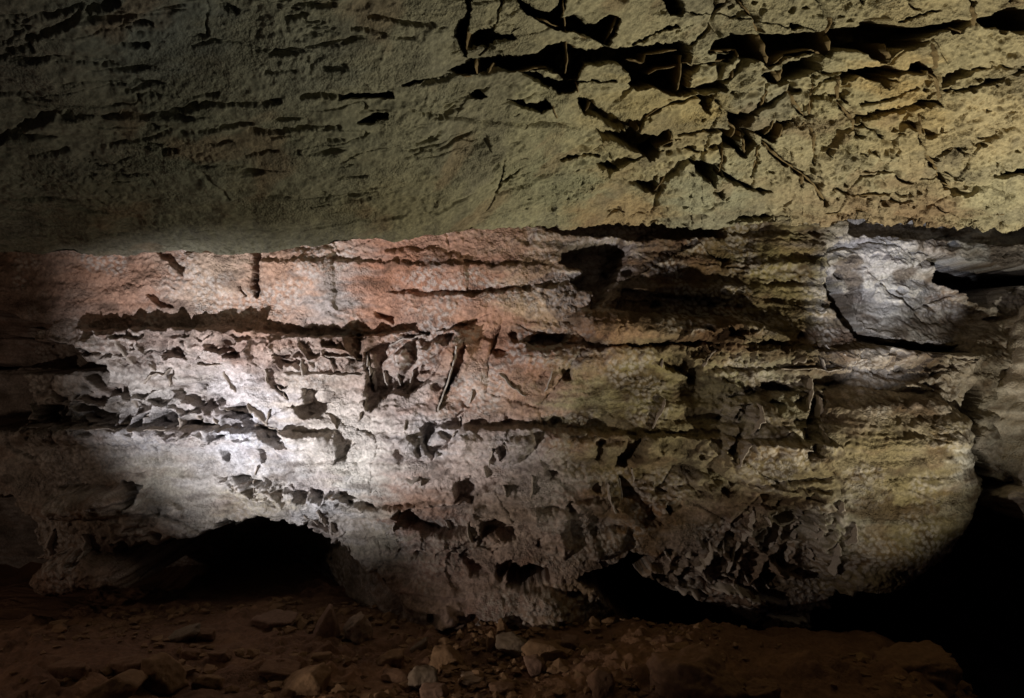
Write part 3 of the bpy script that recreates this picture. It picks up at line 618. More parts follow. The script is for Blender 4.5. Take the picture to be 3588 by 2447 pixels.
H = np.zeros_like(pu)          # + is deeper up into the rock
H += 0.030 * fbm(px_ * 2.2, py_ * 2.2, 3, 131)
H += 0.012 * fbm(px_ * 9, py_ * 11, 3, 133)
HC = np.zeros_like(pu)         # fissures, which run back and up along the bedding
CAV = [
    ('A2', [(760, 170), (830, 90), (835, -40), (870, -40), (845, 200), (835, 390), (790, 320), (745, 250)], 0.16),
    ('A2', [(840, 240), (900, 200), (1010, 190), (1040, 240), (1150, 250), (1180, 280), (1000, 330), (840, 340)], 0.10),
    ('A2', [(700, 470), (850, 420), (1000, 400), (1180, 400), (1300, 370), (1390, 310), (1480, 280), (1540, 300), (1560, 330), (1700, 320), (1640, 430), (1590, 545), (1500, 560),
            (1440, 490), (1380, 470), (1250, 480), (1100, 490), (1000, 505), (900, 520), (780, 510)], 0.20),
    ('A2', [(1150, -40), (1240, 10), (1300, 50), (1400, 70), (1450, 30), (1480, -40), (1500, -40), (1480, 130), (1560, 80), (1660, 150), (1720, 160), (1790, 90), (1860, 100), (1820, 220),
            (1780, 300), (1700, 260), (1560, 210), (1470, 200), (1400, 180), (1300, 130), (1200, 50)], 0.16),
    ('A2', [(1640, 430), (1700, 330), (1850, 290), (2100, 270), (2280, 250), (2340, 300), (2340, 600), (2280, 640), (2080, 580), (2000, 610), (1940, 560), (1930, 470), (1880, 420), (1750, 430)], 0.22),
    ('A2', [(1200, 490), (1330, 500), (1450, 560), (1590, 560), (1590, 615), (1540, 645), (1470, 640), (1330, 560)], 0.12),
    ('A2', [(1600, 680), (1690, 690), (1740, 740), (1880, 800), (2000, 820), (2030, 820), (1990, 900), (1850, 870), (1720, 790), (1640, 770)], 0.12),
    ('A2', [(1720, 870), (1860, 890), (2000, 900), (2140, 920), (2220, 890), (2220, 980), (2130, 1000), (2150, 1050), (2090, 1085), (2000, 1040), (1900, 980), (1760, 940)], 0.18),
    ('A2', [(1130, 690), (1200, 680), (1260, 720), (1400, 700), (1430, 740), (1360, 770), (1230, 740)], 0.08),
    ('A2', [(870, 630), (930, 630), (990, 670), (960, 690), (880, 670)], 0.06),
    ('A2', [(2040, 1230), (2140, 1200), (2110, 1320), (2020, 1270), (1930, 1230)], 0.12),
    ('A2', [(1700, 1100), (1780, 1090), (1880, 1150), (1850, 1170), (1740, 1140)], 0.07),
    ('A2', [(2150, -40), (2280, -40), (2290, 90), (2200, 70)], 0.14),
    ('A2', [(-30, 640), (90, 630), (190, 630), (340, 620), (340, 650), (200, 665), (60, 665), (-30, 680)], 0.07),
    ('A2', [(100, 830), (200, 780), (290, 765), (300, 800), (180, 840)], 0.04),
    ('A3', [(180, 320), (350, 210), (430, 220), (600, 215), (780, 205), (960, 185), (1100, 170), (1200, 160), (1230, 120), (1380, 85), (1400, 130), (1600, 180), (1750, 180), (1890, 130), (1970, 160),
            (1900, 220), (1840, 230), (1830, 190), (1650, 270), (1640, 320), (1450, 340), (1400, 420), (1250, 340), (1080, 310), (1000, 370), (880, 340), (720, 370), (600, 460), (550, 400), (380, 400), (370, 340), (180, 350)], 0.22),
    ('A3', [(2000, 140), (2150, 100), (2270, 50), (2500, 60), (2500, 210), (2200, 200), (2050, 190)], 0.18),
    ('A3', [(680, 470), (800, 380), (950, 360), (950, 450), (850, 500), (720, 560), (660, 570), (530, 500)], 0.14),
    ('A3', [(0, 430), (140, 410), (380, 340), (330, 410), (150, 430), (20, 500)], 0.10),
    ('A3', [(30, 600), (120, 550), (290, 540), (290, 590), (100, 620), (20, 640)], 0.09),
    ('A3', [(100, 640), (210, 640), (180, 750), (140, 720)], 0.12),
    ('A3', [(1120, 470), (1300, 440), (1400, 430), (1520, 480), (1420, 510), (1400, 580), (1340, 550), (1210, 500), (1090, 560)], 0.14),
    ('A3', [(1560, 430), (1640, 390), (1710, 460), (1720, 520), (1640, 480), (1530, 480)], 0.14),
    ('A3', [(1770, 510), (1900, 460), (1980, 470), (1950, 510), (1850, 560), (1770, 580)], 0.08),
    ('A3', [(290, 740), (390, 780), (510, 770), (450, 830), (420, 870), (400, 960), (350, 880)], 0.18),
    ('A3', [(280, 880), (350, 880), (400, 980), (430, 1060), (330, 990), (280, 960)], 0.16),
    ('A3', [(430, 880), (500, 900), (500, 980), (430, 1060)], 0.16),
    ('A3', [(500, 900), (640, 840), (760, 820), (780, 850), (680, 880), (640, 980), (600, 960)], 0.10),
    ('A3', [(50, 1080), (110, 1100), (240, 1110), (240, 1200), (230, 1240), (120, 1180)], 0.13),
    ('A3', [(280, 1160), (400, 1220), (470, 1250), (490, 1200), (480, 1280), (620, 1300), (560, 1310), (440, 1280), (290, 1200)], 0.12),
    ('A3', [(220, 1270), (280, 1260), (275, 1340)], 0.10),
    ('A3', [(1680, 1050), (1735, 1050), (1700, 1105)], 0.12),
    ('A3', [(1735, 1180), (1800, 1170), (1840, 1290), (1760, 1230)], 0.10),
    ('A3', [(320, 1500), (400, 1470), (560, 1455), (640, 1490), (560, 1500), (360, 1510)], 0.10),
    ('A3', [(2130, 1200), (2200, 1160), (2500, 1160), (2500, 1210)], 0.07),
    ('A3', [(1880, 1010), (1930, 985), (1920, 1020)], 0.05), ('A3', [(970, 1040), (1040, 1010), (1010, 1060)], 0.05),
    ('A3', [(1290, 1000), (1330, 990), (1320, 1030)], 0.04), ('A3', [(2020, 940), (2120, 910), (2140, 930)], 0.04),
    ('A3', [(730, 135), (790, 130), (790, 170), (740, 170)], 0.03),
]
for k, pts, dep in CAV:
    HC = np.maximum(HC, (0.10 + 1.6 * dep) * poly_mask(cju, cjv, C(k, pts), 0.9, grow=0.2))
GROOVE = [
    ('A1', [(-300, 1000), (0, 950), (150, 880), (300, 810), (450, 770)], 28, 0.10), ('A1', [(450, 790), (700, 800), (850, 770), (1050, 770), (1200, 750), (1400, 710), (1600, 705), (1880, 690)], 13, 0.07),
    ('A1', [(1180, 750), (1330, 715)], 26, 0.05), ('A1', [(2040, 670), (2150, 640), (2330, 655)], 13, 0.06), ('A1', [(830, 300), (1000, 315)], 14, 0.05),
    ('A1', [(1300, 330), (1440, 280), (1600, 290), (1750, 320)], 7, 0.04), ('A1', [(60, 330), (200, 320)], 26, 0.06), ('A1', [(190, 260), (330, 200), (450, 150), (540, 90), (600, 60), (780, 20)], 28, 0.09),
    ('A1', [(280, 80), (420, 50), (520, 20)], 22, 0.08), ('A1', [(80, 400), (300, 400), (560, 420), (900, 450)], 5, 0.03), ('A1', [(1400, -40), (1405, 250)], 6, 0.03),
    ('A1', [(1000, 850), (1150, 880)], 12, 0.05), ('A1', [(1350, 880), (1600, 850), (1700, 830)], 13, 0.05), ('A1', [(1700, 890), (1890, 900)], 20, 0.05),
    ('A1', [(1900, 900), (2080, 870), (2300, 860)], 13, 0.05), ('A1', [(740, 1000), (1000, 940), (1130, 900)], 7, 0.04), ('A1', [(1100, 1030), (1190, 1020)], 15, 0.05),
    ('A1', [(1660, 1060), (1780, 1040), (1870, 1020)], 8, 0.05), ('A1', [(2220, 950), (2320, 940)], 8, 0.04), ('A1', [(200, 1060), (450, 1020)], 9, 0.04), ('A1', [(850, 150), (1020, 170)], 15, 0.05),
    ('A1', [(860, 620), (1000, 580)], 10, 0.04), ('A1', [(1380, 1180), (1540, 1340)], 16, 0.018), ('A1', [(1500, 40), (1600, 80)], 20, 0.05), ('A1', [(1800, 490), (2000, 470)], 8, 0.04),
    ('A1', [(-40, 660), (180, 650)], 10, 0.04), ('A1', [(0, 150), (160, 165)], 8, 0.03), ('A1', [(1480, 640), (1300, 655)], 8, 0.04), ('A1', [(2080, 20), (2250, 10)], 20, 0.05), ('A1', [(2200, 460), (2330, 440)], 14, 0.04),
    ('A2', [(60, 180), (200, 200), (350, 240), (480, 250)], 9, 0.05), ('A2', [(180, 95), (300, 120), (420, 150), (600, 160)], 11, 0.05),
    ('A2', [(450, 740), (620, 780), (800, 820), (1000, 850), (1200, 870), (1400, 850), (1700, 870)], 8, 0.05), ('A2', [(490, 970), (580, 960), (670, 900)], 8, 0.04), ('A2', [(350, 1010), (600, 1020)], 6, 0.03),
    ('A2', [(-20, 1370), (180, 1340)], 6, 0.03), ('A2', [(720, 500), (400, 560)], 9, 0.04), ('A2', [(1480, 1090), (1600, 1050), (1720, 1040)], 9, 0.05), ('A2', [(1810, 1438), (1900, 1436)], 4, 0.02),
    ('A2', [(1840, 530), (1600, 560)], 5, 0.03), ('A2', [(2240, 150), (2060, 210), (1930, 260)], 7, 0.04),
    ('A3', [(360, -40), (480, 90), (530, 200)], 24, 0.10), ('A3', [(910, -40), (1000, 80), (1000, 240)], 18, 0.10), ('A3', [(1980, -30), (1990, 150)], 14, 0.06),
    ('A3', [(1780, 620), (1900, 600), (2100, 560), (2350, 480)], 10, 0.05), ('A3', [(1980, 460), (2350, 450)], 7, 0.04),
    ('A3', [(1190, 810), (1300, 780), (1400, 740), (1520, 720), (1640, 700), (1740, 680)], 18, 0.10), ('A3', [(1090, 730), (1150, 800), (1190, 910)], 13, 0.07), ('A3', [(1060, 480), (1070, 600), (1090, 720)], 8, 0.05),
    ('A3', [(-20, 920), (150, 900), (290, 880)], 9, 0.05), ('A3', [(560, 970), (660, 1070), (790, 1160), (900, 1250), (980, 1370)], 16, 0.08), ('A3', [(280, 980), (260, 1180)], 12, 0.08), ('A3', [(520, 1000), (470, 1180)], 10, 0.07),
    ('A3', [(1630, 770), (1610, 900), (1680, 1050), (1720, 1130), (1770, 1230)], 15, 0.10), ('A3', [(900, 540), (870, 700), (860, 800), (900, 950), (900, 1110)], 7, 0.04),
    ('A3', [(1070, 1280), (1150, 1330), (1300, 1310), (1570, 1305)], 6, 0.05), ('A3', [(1350, 1350), (1560, 1350)], 6, 0.04), ('A3', [(730, 580), (760, 700), (850, 800)], 7, 0.05), ('A3', [(580, 560), (550, 740)], 6, 0.04),
    ('A3', [(1710, 300), (1720, 500), (1760, 700)], 12, 0.10), ('A3', [(1720, 1040), (1800, 1010), (1900, 990)], 9, 0.05), ('A3', [(1220, 700), (1400, 650), (1600, 590)], 7, 0.03), ('A3', [(960, 180), (0, 60)], 3, 0.008),
    ('A3', [(820, 1180), (820, 1270)], 8, 0.05), ('A3', [(1480, 130), (1760, 80)], 6, 0.03),
]
for k, pts, w, dep in GROOVE:
    if k == 'A1' or (k == 'A2' and pts[0][0] < 720 and dep < 0.055):
        H += 0.75 * dep * line_mask(cju, cjv, C(k, pts), w * K * 0.9, 1.8) * np.clip(0.7 + 0.9 * fbm(pu / 34, pv / 14, 3, 156), 0.1, 1.2)
    else:
        HC = np.maximum(HC, (0.02 + (0.7 if k == 'A1' else 1.8) * dep) * line_mask(cju, cjv, C(k, pts), w * K * 0.9, 0.9))
# pores: pitted, drawn out along the bedding on the left, rounder on the right
rt = sstep(400, 760, pu)
th = 0.25
ax = (px_ * math.cos(th) + py_ * math.sin(th)); ay = (-px_ * math.sin(th) + py_ * math.cos(th))
pz = np.clip(0.5 + 1.1 * fbm(px_ * 2.0, py_ * 3.0, 3, 141), 0, 1.1)
low = 1 - 0.75 * sstep(150, 235, pv) * (1 - rt)               # smooth lower nose on the left
a1, _, c1 = worley(ax * (9 + 5 * 1) + 0.4 * perlin(ax * 9, ay * 9, 142), ay * 26, 14)
H += (0.009 + 0.022 * rt) * low * (RA[c1] > 0.72) * sstep(0.42, 0.15, a1 + 0.15 * perlin(ax * 40, ay * 40, 143)) * pz
a2, _, c2 = worley(ax * 34, ay * 44, 16)
H += (0.006 + 0.010 * rt) * (0.4 + 0.6 * low) * (RB[c2] > 0.45) * sstep(0.48, 0.15, a2) * pz
str_ = fbm(ax * 3.2, ay * 26, 4, 145)
H += (1 - rt) * low * 0.035 * sstep(0.34, 0.6, str_)
H += rt * 0.03 * sstep(0.42, 0.6, fbm(ax * 7, ay * 16, 4, 147))
a3, _, _ = worley(px_ * 60, py_ * 66, 18)
gm = np.clip(0.55 + 1.5 * fbm(ax * 3.5, ay * 6, 3, 154), 0.05, 1.6)
H -= 0.008 * gm * (1 - np.clip(a3, 0, 1)) * (0.6 + 0.4 * rt)
H += gm * (0.005 + 0.005 * rt) * fbm(px_ * 52, py_ * 62, 3, 149)
H += 0.006 * fbm(px_ * 16, py_ * 22, 3, 155)
# open pores: small black pits
pp, _, pc = worley(ax * 22 + 0.5 * perlin(ax * 11, ay * 11, 158), ay * 34, 24)
HC = np.maximum(HC, 0.035 * rt * (RA[pc] > 0.88) * sstep(0.34, 0.20, pp + 0.22 * perlin(ax * 60, ay * 70, 159)) * sstep(0.2, 0.7, pz))
cr = np.abs(fbm(ax * 2.6 + 4, ay * 15, 4, 160))
H += ((1 - rt) * low * 0.022 * sstep(0.05, 0.01, cr) * sstep(0.0, 0.3, fbm(ax * 3, ay * 5, 2, 162)))
# joint network that splits the right side into plates
wx1, wx2, _ = worley(px_ * 3.3 + 0.35 * fbm(px_ * 4, py_ * 4, 3, 220), py_ * 3.9 + 0.35 * fbm(px_ * 4 + 9, py_ * 4, 3, 222), 34)
net = sstep(0.055, 0.015, (wx2 - wx1) * (1 + 1.6 * np.clip(fbm(px_ * 6, py_ * 6, 2, 224), -0.4, 1)))
netz = sstep(430, 560, pu) * sstep(225, 190, pv) * sstep(-0.15, 0.15, fbm(px_ * 2.1 + 6, py_ * 2.1, 2, 226))
HC = np.maximum(HC, 0.07 * net * netz)
plate = (wx2 - wx1)
H -= 0.02 * rt * np.clip(plate, 0, 0.5)
# frayed lower fringe on the right
fr = sstep(700, 860, pu) * sstep(0.10, 0.0, s_flat)
H += fr * 0.05 * sstep(0.0, 0.35, fbm(pu / 16, pv / 7, 3, 151))

BED = np.array([0.04, 0.93, 0.36], np.float32)
HC = HC * (1 + 0.5 * fbm(px_ * 9, py_ * 9, 3, 157))
CV = P0.reshape(-1, 3) - NRM.reshape(-1, 3) * (H * (1 - sstep(0.03, 0.1, HC)))[:, None] + BED * HC[:, None]
CV[:, 0] += 0.004 * fbm(py_ * 40, H * 60, 2, 153)

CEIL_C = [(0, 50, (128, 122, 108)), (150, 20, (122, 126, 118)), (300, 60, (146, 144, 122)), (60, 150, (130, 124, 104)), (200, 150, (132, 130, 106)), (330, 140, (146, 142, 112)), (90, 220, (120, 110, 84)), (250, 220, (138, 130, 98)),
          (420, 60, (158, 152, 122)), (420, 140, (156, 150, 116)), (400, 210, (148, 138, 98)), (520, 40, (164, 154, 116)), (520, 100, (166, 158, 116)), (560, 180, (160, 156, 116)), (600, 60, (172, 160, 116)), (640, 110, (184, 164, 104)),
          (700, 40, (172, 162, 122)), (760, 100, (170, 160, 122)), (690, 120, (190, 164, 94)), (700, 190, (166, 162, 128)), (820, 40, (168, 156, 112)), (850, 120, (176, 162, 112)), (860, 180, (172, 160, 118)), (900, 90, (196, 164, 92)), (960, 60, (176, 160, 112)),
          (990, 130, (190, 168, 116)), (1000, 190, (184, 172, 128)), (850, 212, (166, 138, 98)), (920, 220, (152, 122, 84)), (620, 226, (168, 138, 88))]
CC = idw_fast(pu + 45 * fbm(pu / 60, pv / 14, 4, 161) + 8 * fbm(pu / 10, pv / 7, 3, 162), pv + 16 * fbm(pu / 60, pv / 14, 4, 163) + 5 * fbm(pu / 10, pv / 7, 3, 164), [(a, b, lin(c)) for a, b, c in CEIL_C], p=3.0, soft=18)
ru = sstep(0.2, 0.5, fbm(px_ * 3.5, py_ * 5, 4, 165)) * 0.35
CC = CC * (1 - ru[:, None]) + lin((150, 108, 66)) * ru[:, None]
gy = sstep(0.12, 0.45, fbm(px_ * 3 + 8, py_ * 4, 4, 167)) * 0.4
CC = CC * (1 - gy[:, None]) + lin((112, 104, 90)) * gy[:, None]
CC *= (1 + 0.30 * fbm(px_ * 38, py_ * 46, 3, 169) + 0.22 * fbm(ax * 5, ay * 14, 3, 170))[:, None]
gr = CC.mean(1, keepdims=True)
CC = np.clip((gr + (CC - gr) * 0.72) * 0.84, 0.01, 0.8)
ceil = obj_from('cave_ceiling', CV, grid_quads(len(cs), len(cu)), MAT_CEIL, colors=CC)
ceil['kind'] = 'structure'
ceil['label'] = 'pitted olive limestone ceiling broken by dark boxwork hollows'
CP = CV.reshape(shape_c + (3,)); CPU = pu.reshape(shape_c); CPV = pv.reshape(shape_c); P0n = NRM

def on_ceiling(u, v):
    j = int(np.clip(np.searchsorted(CPU[240], u), 2, len(cu) - 3))
    i = int(np.clip(len(cs) - np.searchsorted(CPV[::-1, j], v), 2, len(cs) - 3))
    return P0[i, j].astype(np.float32), NRM[i, j].astype(np.float32)

# ------------------------------------------------------------------ cave floor
def floor_h(x, y):
    x = np.asarray(x, np.float32); y = np.asarray(y, np.float32)
    h = 0.27 + 0.05 * fbm(x * 1.3, y * 1.5, 4, 171) + 0.030 * fbm(x * 5, y * 5, 4, 173)
    h = h + 0.02 * np.exp(-(((x + 0.15) / 0.62) ** 2 + ((y - 3.68) / 0.22) ** 2))          # soil banked against the wall's foot
    h = h + 0.10 * np.exp(-(((x - 0.95) / 0.5) ** 2 + ((y - 3.35) / 0.35) ** 2))
    h = h - 0.35 * sstep(1.55, 2.3, x - 0.25 * (y - 3.4)) - 0.10 * sstep(3.9, 5.0, y) * (x < 0)
    h = h - 0.55 * sstep(3.72, 4.15, y) * sstep(0.25, 0.5, x)
    h = h + 0.05 * sstep(-0.6, -1.8, x) * sstep(4.2, 3.2, y)
    return h
fx = np.concatenate([np.linspace(-9, -4.6, 14, endpoint=False), np.linspace(-4.6, -2.3, 30, endpoint=False), np.linspace(-2.3, 2.6, 520), np.linspace(2.62, 4.6, 30), np.linspace(4.8, 9, 12)])
fy = np.concatenate([np.linspace(-2.5, 1.2, 16, endpoint=False), np.linspace(1.2, 2.7, 30, endpoint=False), np.linspace(2.7, 4.7, 230), np.linspace(4.75, 8.5, 34)])
FX, FY = np.meshgrid(fx, fy)
fxr, fyr = FX.ravel().astype(np.float32), FY.ravel().astype(np.float32)
FZ = floor_h(fxr, fyr)
cl, _, cc_ = worley(fxr * 14, fyr * 14, 20)
clz = sstep(0.0, 0.4, fbm(fxr * 1.6 + 3, fyr * 1.6, 3, 175))
FZ = FZ + 0.045 * clz * (1 - np.clip(cl, 0, 1)) * RA[cc_]
cl2, _, _ = worley(fxr * 34, fyr * 34, 22)
FZ = FZ + 0.010 * (1 - np.clip(cl2, 0, 1)) * (0.4 + clz) + 0.010 * fbm(fxr * 22, fyr * 22, 3, 177)
FC = np.broadcast_to(lin((112, 84, 66)), (len(fxr), 3)).copy()
k1 = sstep(0.0, 0.4, fbm(fxr * 2, fyr * 2, 3, 179))[:, None]
FC = FC * (1 - k1) + lin((132, 100, 76)) * k1
k2 = sstep(0.9, 1.8, fxr)[:, None] * 0.8
FC = FC * (1 - k2) + lin((118, 88, 68)) * k2
FC = np.clip(FC * (1 + 0.25 * fbm(fxr * 18, fyr * 18, 3, 181))[:, None], 0.01, 0.8)
flo = obj_from('cave_floor', np.stack([fxr, fyr, FZ], -1), grid_quads(len(fy), len(fx), True), MAT_FLOOR, colors=FC)
flo['kind'] = 'structure'
flo['label'] = 'reddish brown clay floor strewn with rubble'

# ------------------------------------------------------------------ boxwork fins
def fin_mesh(name, pts, nrm, height, thick, parent, mat, seed, sink=0.03, fray=0.45):
    """a thin ragged calcite blade standing on the rock along pts"""
    P = np.array(pts, np.float32)
    seg = np.r_[0, np.cumsum(np.linalg.norm(np.diff(P, axis=0), axis=1))]
    n = max(6, min(26, int(seg[-1] / 0.009)))
    q = np.linspace(0, seg[-1], n)
    P = np.stack([np.interp(q, seg, P[:, k]) for k in range(3)], -1)
    Nn = np.array(nrm, np.float32)
    Nn = np.stack([np.interp(q, seg, Nn[:, k]) for k in range(3)], -1)
    T = np.gradient(P, axis=0); T /= np.linalg.norm(T, axis=1, keepdims=True) + 1e-9
    S = np.cross(T, Nn); S /= np.linalg.norm(S, axis=1, keepdims=True) + 1e-9
    rr = 4
    e = np.sin(np.linspace(0.12, 1, n) * np.pi * 0.93) ** 0.5
    h = height * e * (1 + fray * fbm(q * 30 + seed * 3.1, q * 0 + seed, 3, 7) * 2)
    h = np.clip(h, 0.15 * height, 1.7 * height)
    rows = []
    for side in (-1, 1):
        for k in (range(rr + 1) if side < 0 else range(rr, -1, -1)):
            f = k / rr
            wob = 0.006 * fbm(q * 18 + seed, q * 0 + f * 1.5 + seed, 3, 9)
            wob2 = 0.004 * fbm(q * 40 + seed, q * 0 + f * 2.5 + seed, 2, 12)
            th_ = thick * (1 - 0.65 * f) * 0.5 * side * (1 + 0.5 * perlin(q * 50, q * 0 + f + seed, 3))
            rows.append(P + Nn * (-sink + (h + sink) * f)[:, None] + S * (th_ + wob)[:, None] + T * (wob2 * f)[:, None])
    V = np.concatenate(rows)
    nr = len(rows)
    Q = grid_quads(nr, n)
    o = obj_from(name, V, Q, mat, parent)
    return o

WALL_FINS = [  # (crop, line, height in metres, thickness)
    ('B1', [(180, 1340), (340, 1345), (500, 1345)], .05, .006), ('B1', [(500, 1345), (680, 1348), (860, 1350)], .06, .006), ('B1', [(860, 1350), (1040, 1352), (1200, 1355)], .05, .006), ('B1', [(1200, 1355), (1400, 1358), (1620, 1362)], .06, .006),
    ('G2', [(1300, 830), (1700, 840)], .05, .006), ('G2', [(1700, 840), (2200, 850)], .05, .006), ('G2', [(1800, 630), (2050, 650), (2240, 690)], .06, .006), ('G2', [(340, 740), (600, 740)], .05, .006),
    ('G2', [(1550, 650), (1560, 760), (1560, 860)], .07, .006), ('G2', [(2290, 850), (2280, 720), (2270, 600)], .07, .007), ('G2', [(90, 1310), (100, 1400), (85, 1470)], .08, .006), ('G2', [(300, 1310), (285, 1400), (255, 1480)], .08, .006),
    ('G2', [(510, 1330), (560, 1440)], .05, .006), ('G2', [(870, 1200), (1000, 1290), (1100, 1430)], .06, .008), ('G2', [(1130, 1260), (1080, 1450)], .05, .007), ('G2', [(1090, 790), (1110, 960)], .05, .006), ('G2', [(1160, 970), (1250, 1060), (1330, 1160)], .05, .006),
    ('G2', [(600, 820), (660, 950), (750, 1040)], .04, .005), ('G2', [(2160, 1170), (2250, 1140)], .05, .006), ('G2', [(2240, 1140), (2250, 1280)], .05, .006), ('G2', [(2200, 1290), (2180, 1390)], .05, .006), ('G2', [(1480, 1150), (1520, 1040)], .05, .006),
    ('G2', [(1760, 1290), (1900, 1400), (1960, 1560)], .05, .006), ('G2', [(60, 1100), (150, 1170), (240, 1230)], .07, .007), ('G2', [(580, 1250), (760, 1300), (860, 1340)], .05, .006), ('G2', [(940, 1450), (1100, 1480), (1270, 1530)], .06, .007),
    ('G1', [(870, 1060), (885, 1140), (870, 1230)], .06, .006), ('G1', [(1440, 430), (1500, 580), (1560, 730)], .06, .007), ('G1', [(480, 1130), (580, 1085), (680, 1130), (720, 1200)], .06, .006), ('G1', [(900, 1170), (1050, 1180), (1200, 1210), (1300, 1300)], .06, .006),
    ('G1', [(1680, 970), (1750, 890), (1830, 830)], .05, .005), ('G1', [(1980, 870), (2000, 1000)], .06, .006), ('G1', [(1440, 1100), (1420, 1240)], .06, .006), ('G1', [(1750, 1290), (1690, 1380), (1640, 1450)], .07, .006), ('G1', [(2080, 1330), (2070, 1480)], .08, .006),
    ('G1', [(1540, 1160), (1560, 1260)], .05, .006), ('G1', [(1830, 830), (1900, 870), (1960, 790)], .05, .005), ('G1', [(1780, 730), (1830, 800)], .05, .005), ('G1', [(800, 1450), (860, 1370), (960, 1360)], .05, .006), ('G1', [(1400, 1400), (1500, 1420), (1560, 1440)], .05, .006),
    ('B2', [(775, 790), (740, 930), (690, 1080), (640, 1230)], .09, .010), ('B2', [(462, 950), (440, 1050), (415, 1130)], .08, .009), ('B2', [(182, 960), (186, 1030), (190, 1100)], .08, .010), ('B2', [(250, 960), (270, 1070)], .07, .012), ('B2', [(350, 980), (360, 1080)], .07, .010),
    ('B2', [(300, 790), (400, 740), (540, 720)], .06, .010), ('B2', [(800, 1290), (780, 1350), (750, 1400)], .06, .007), ('B2', [(1010, 1470), (990, 1585)], .06, .008), ('B2', [(1080, 1430), (1120, 1480)], .05, .006), ('B2', [(140, 1160), (165, 1240)], .05, .006),
    ('B2', [(125, 1240), (130, 1290)], .05, .006), ('B2', [(430, 1290), (435, 1360)], .04, .006), ('B2', [(880, 1090), (850, 1180)], .04, .006), ('B2', [(1060, 980), (1150, 1060), (1230, 1130)], .04, .006), ('B2', [(1420, 960), (1390, 1060), (1360, 1100)], .05, .006),
    ('B2', [(2170, 1150), (2120, 1240), (2070, 1340)], .05, .006), ('B2', [(2160, 870), (2150, 930)], .05, .006), ('B2', [(1230, 790), (1350, 830), (1480, 800)], .06, .010),
    ('B3', [(450, 1180), (430, 1270), (370, 1360)], .06, .008), ('B3', [(340, 1430), (300, 1520), (290, 1585)], .06, .008), ('B3', [(830, 1000), (790, 1150), (740, 1300)], .06, .008), ('B3', [(860, 1130), (830, 1280), (820, 1420)], .06, .007), ('B3', [(540, 1060), (640, 1100)], .05, .007),
    ('B3', [(130, 930), (160, 850), (200, 820)], .05, .006), ('B3', [(640, 945), (850, 942)], .06, .006), ('B3', [(850, 942), (1050, 945)], .06, .006), ('B3', [(720, 900), (800, 860)], .05, .006), ('B3', [(900, 860), (920, 940)], .05, .006), ('B3', [(1000, 780), (1060, 850)], .05, .008),
    ('D1', [(1690, 70), (1690, 160), (1720, 220)], .06, .006), ('D1', [(1790, 180), (1860, 190), (1900, 240)], .06, .006), ('D1', [(1990, 190), (2020, 230)], .06, .006), ('D1', [(2100, 170), (2110, 240)], .05, .006), ('D1', [(2190, 205), (2320, 215)], .05, .006), ('D1', [(2050, 340), (2120, 420)], .06, .007),
    ('D1', [(2170, 290), (2180, 400)], .06, .007), ('D1', [(2220, 380), (2250, 450)], .06, .007), ('D1', [(1580, 130), (1680, 130)], .05, .006), ('D1', [(1740, 0), (1730, 60)], .05, .006), ('D1', [(640, 440), (660, 600)], .07, .02), ('D1', [(380, 420), (370, 600)], .06, .02),
    ('D2', [(330, 440), (380, 350), (400, 310)], .06, .008), ('D2', [(700, 400), (720, 470)], .06, .010), ('D2', [(850, 390), (880, 520)], .06, .010), ('D2', [(1090, 130), (1100, 220)], .05, .008), ('D2', [(1280, 60), (1270, 200)], .05, .009), ('D2', [(960, 0), (980, 60)], .05, .008),
    ('D2', [(1790, 120), (1800, 220), (1830, 310)], .06, .010), ('D2', [(1870, 100), (1890, 240)], .05, .009), ('D2', [(1950, 30), (1960, 120)], .06, .009), ('D2', [(540, 90), (530, 140)], .05, .006), ('D2', [(440, 100), (520, 90)], .05, .008), ('D2', [(2170, 560), (2210, 640)], .06, .010),
    ('D3', [(510, 320), (520, 400), (500, 460)], .08, .008), ('D3', [(560, 430), (520, 500), (420, 520)], .08, .008), ('D3', [(600, 290), (560, 360)], .07, .008), ('D3', [(760, 360), (820, 380), (780, 460)], .08, .008), ('D3', [(720, 340), (700, 440)], .07, .008),
    ('D3', [(350, 520), (300, 640), (280, 720)], .08, .010), ('D3', [(250, 500), (220, 600)], .08, .010), ('D3', [(170, 540), (120, 640), (60, 680)], .08, .010), ('D3', [(960, 330), (970, 420), (930, 480)], .08, .009), ('D3', [(880, 480), (900, 580), (900, 680)], .09, .010),
    ('D3', [(790, 560), (830, 640), (870, 620)], .07, .008), ('D3', [(690, 560), (690, 670)], .07, .008), ('D3', [(620, 470), (560, 540), (500, 560)], .08, .009), ('D3', [(380, 700), (440, 780), (480, 830)], .07, .010), ('D3', [(540, 760), (570, 830)], .06, .008),
    ('D3', [(660, 520), (740, 480)], .07, .008), ('D3', [(440, 300), (400, 420), (380, 500)], .07, .010), ('D3', [(100, 720), (180, 760)], .07, .010), ('D3', [(0, 620), (40, 600)], .07, .010), ('D3', [(230, 730), (330, 750)], .06, .010), ('D3', [(900, 190), (880, 270)], .06, .010),
    ('D3', [(130, 800), (300, 800), (420, 860)], .09, .02), ('D3', [(-60, 800), (60, 830), (160, 870)], .09, .02), ('D3', [(430, 880), (560, 900), (700, 940)], .08, .02), ('D3', [(300, 930), (420, 940), (560, 990)], .08, .02), ('D3', [(560, 1010), (700, 1040), (860, 1050)], .08, .02),
]
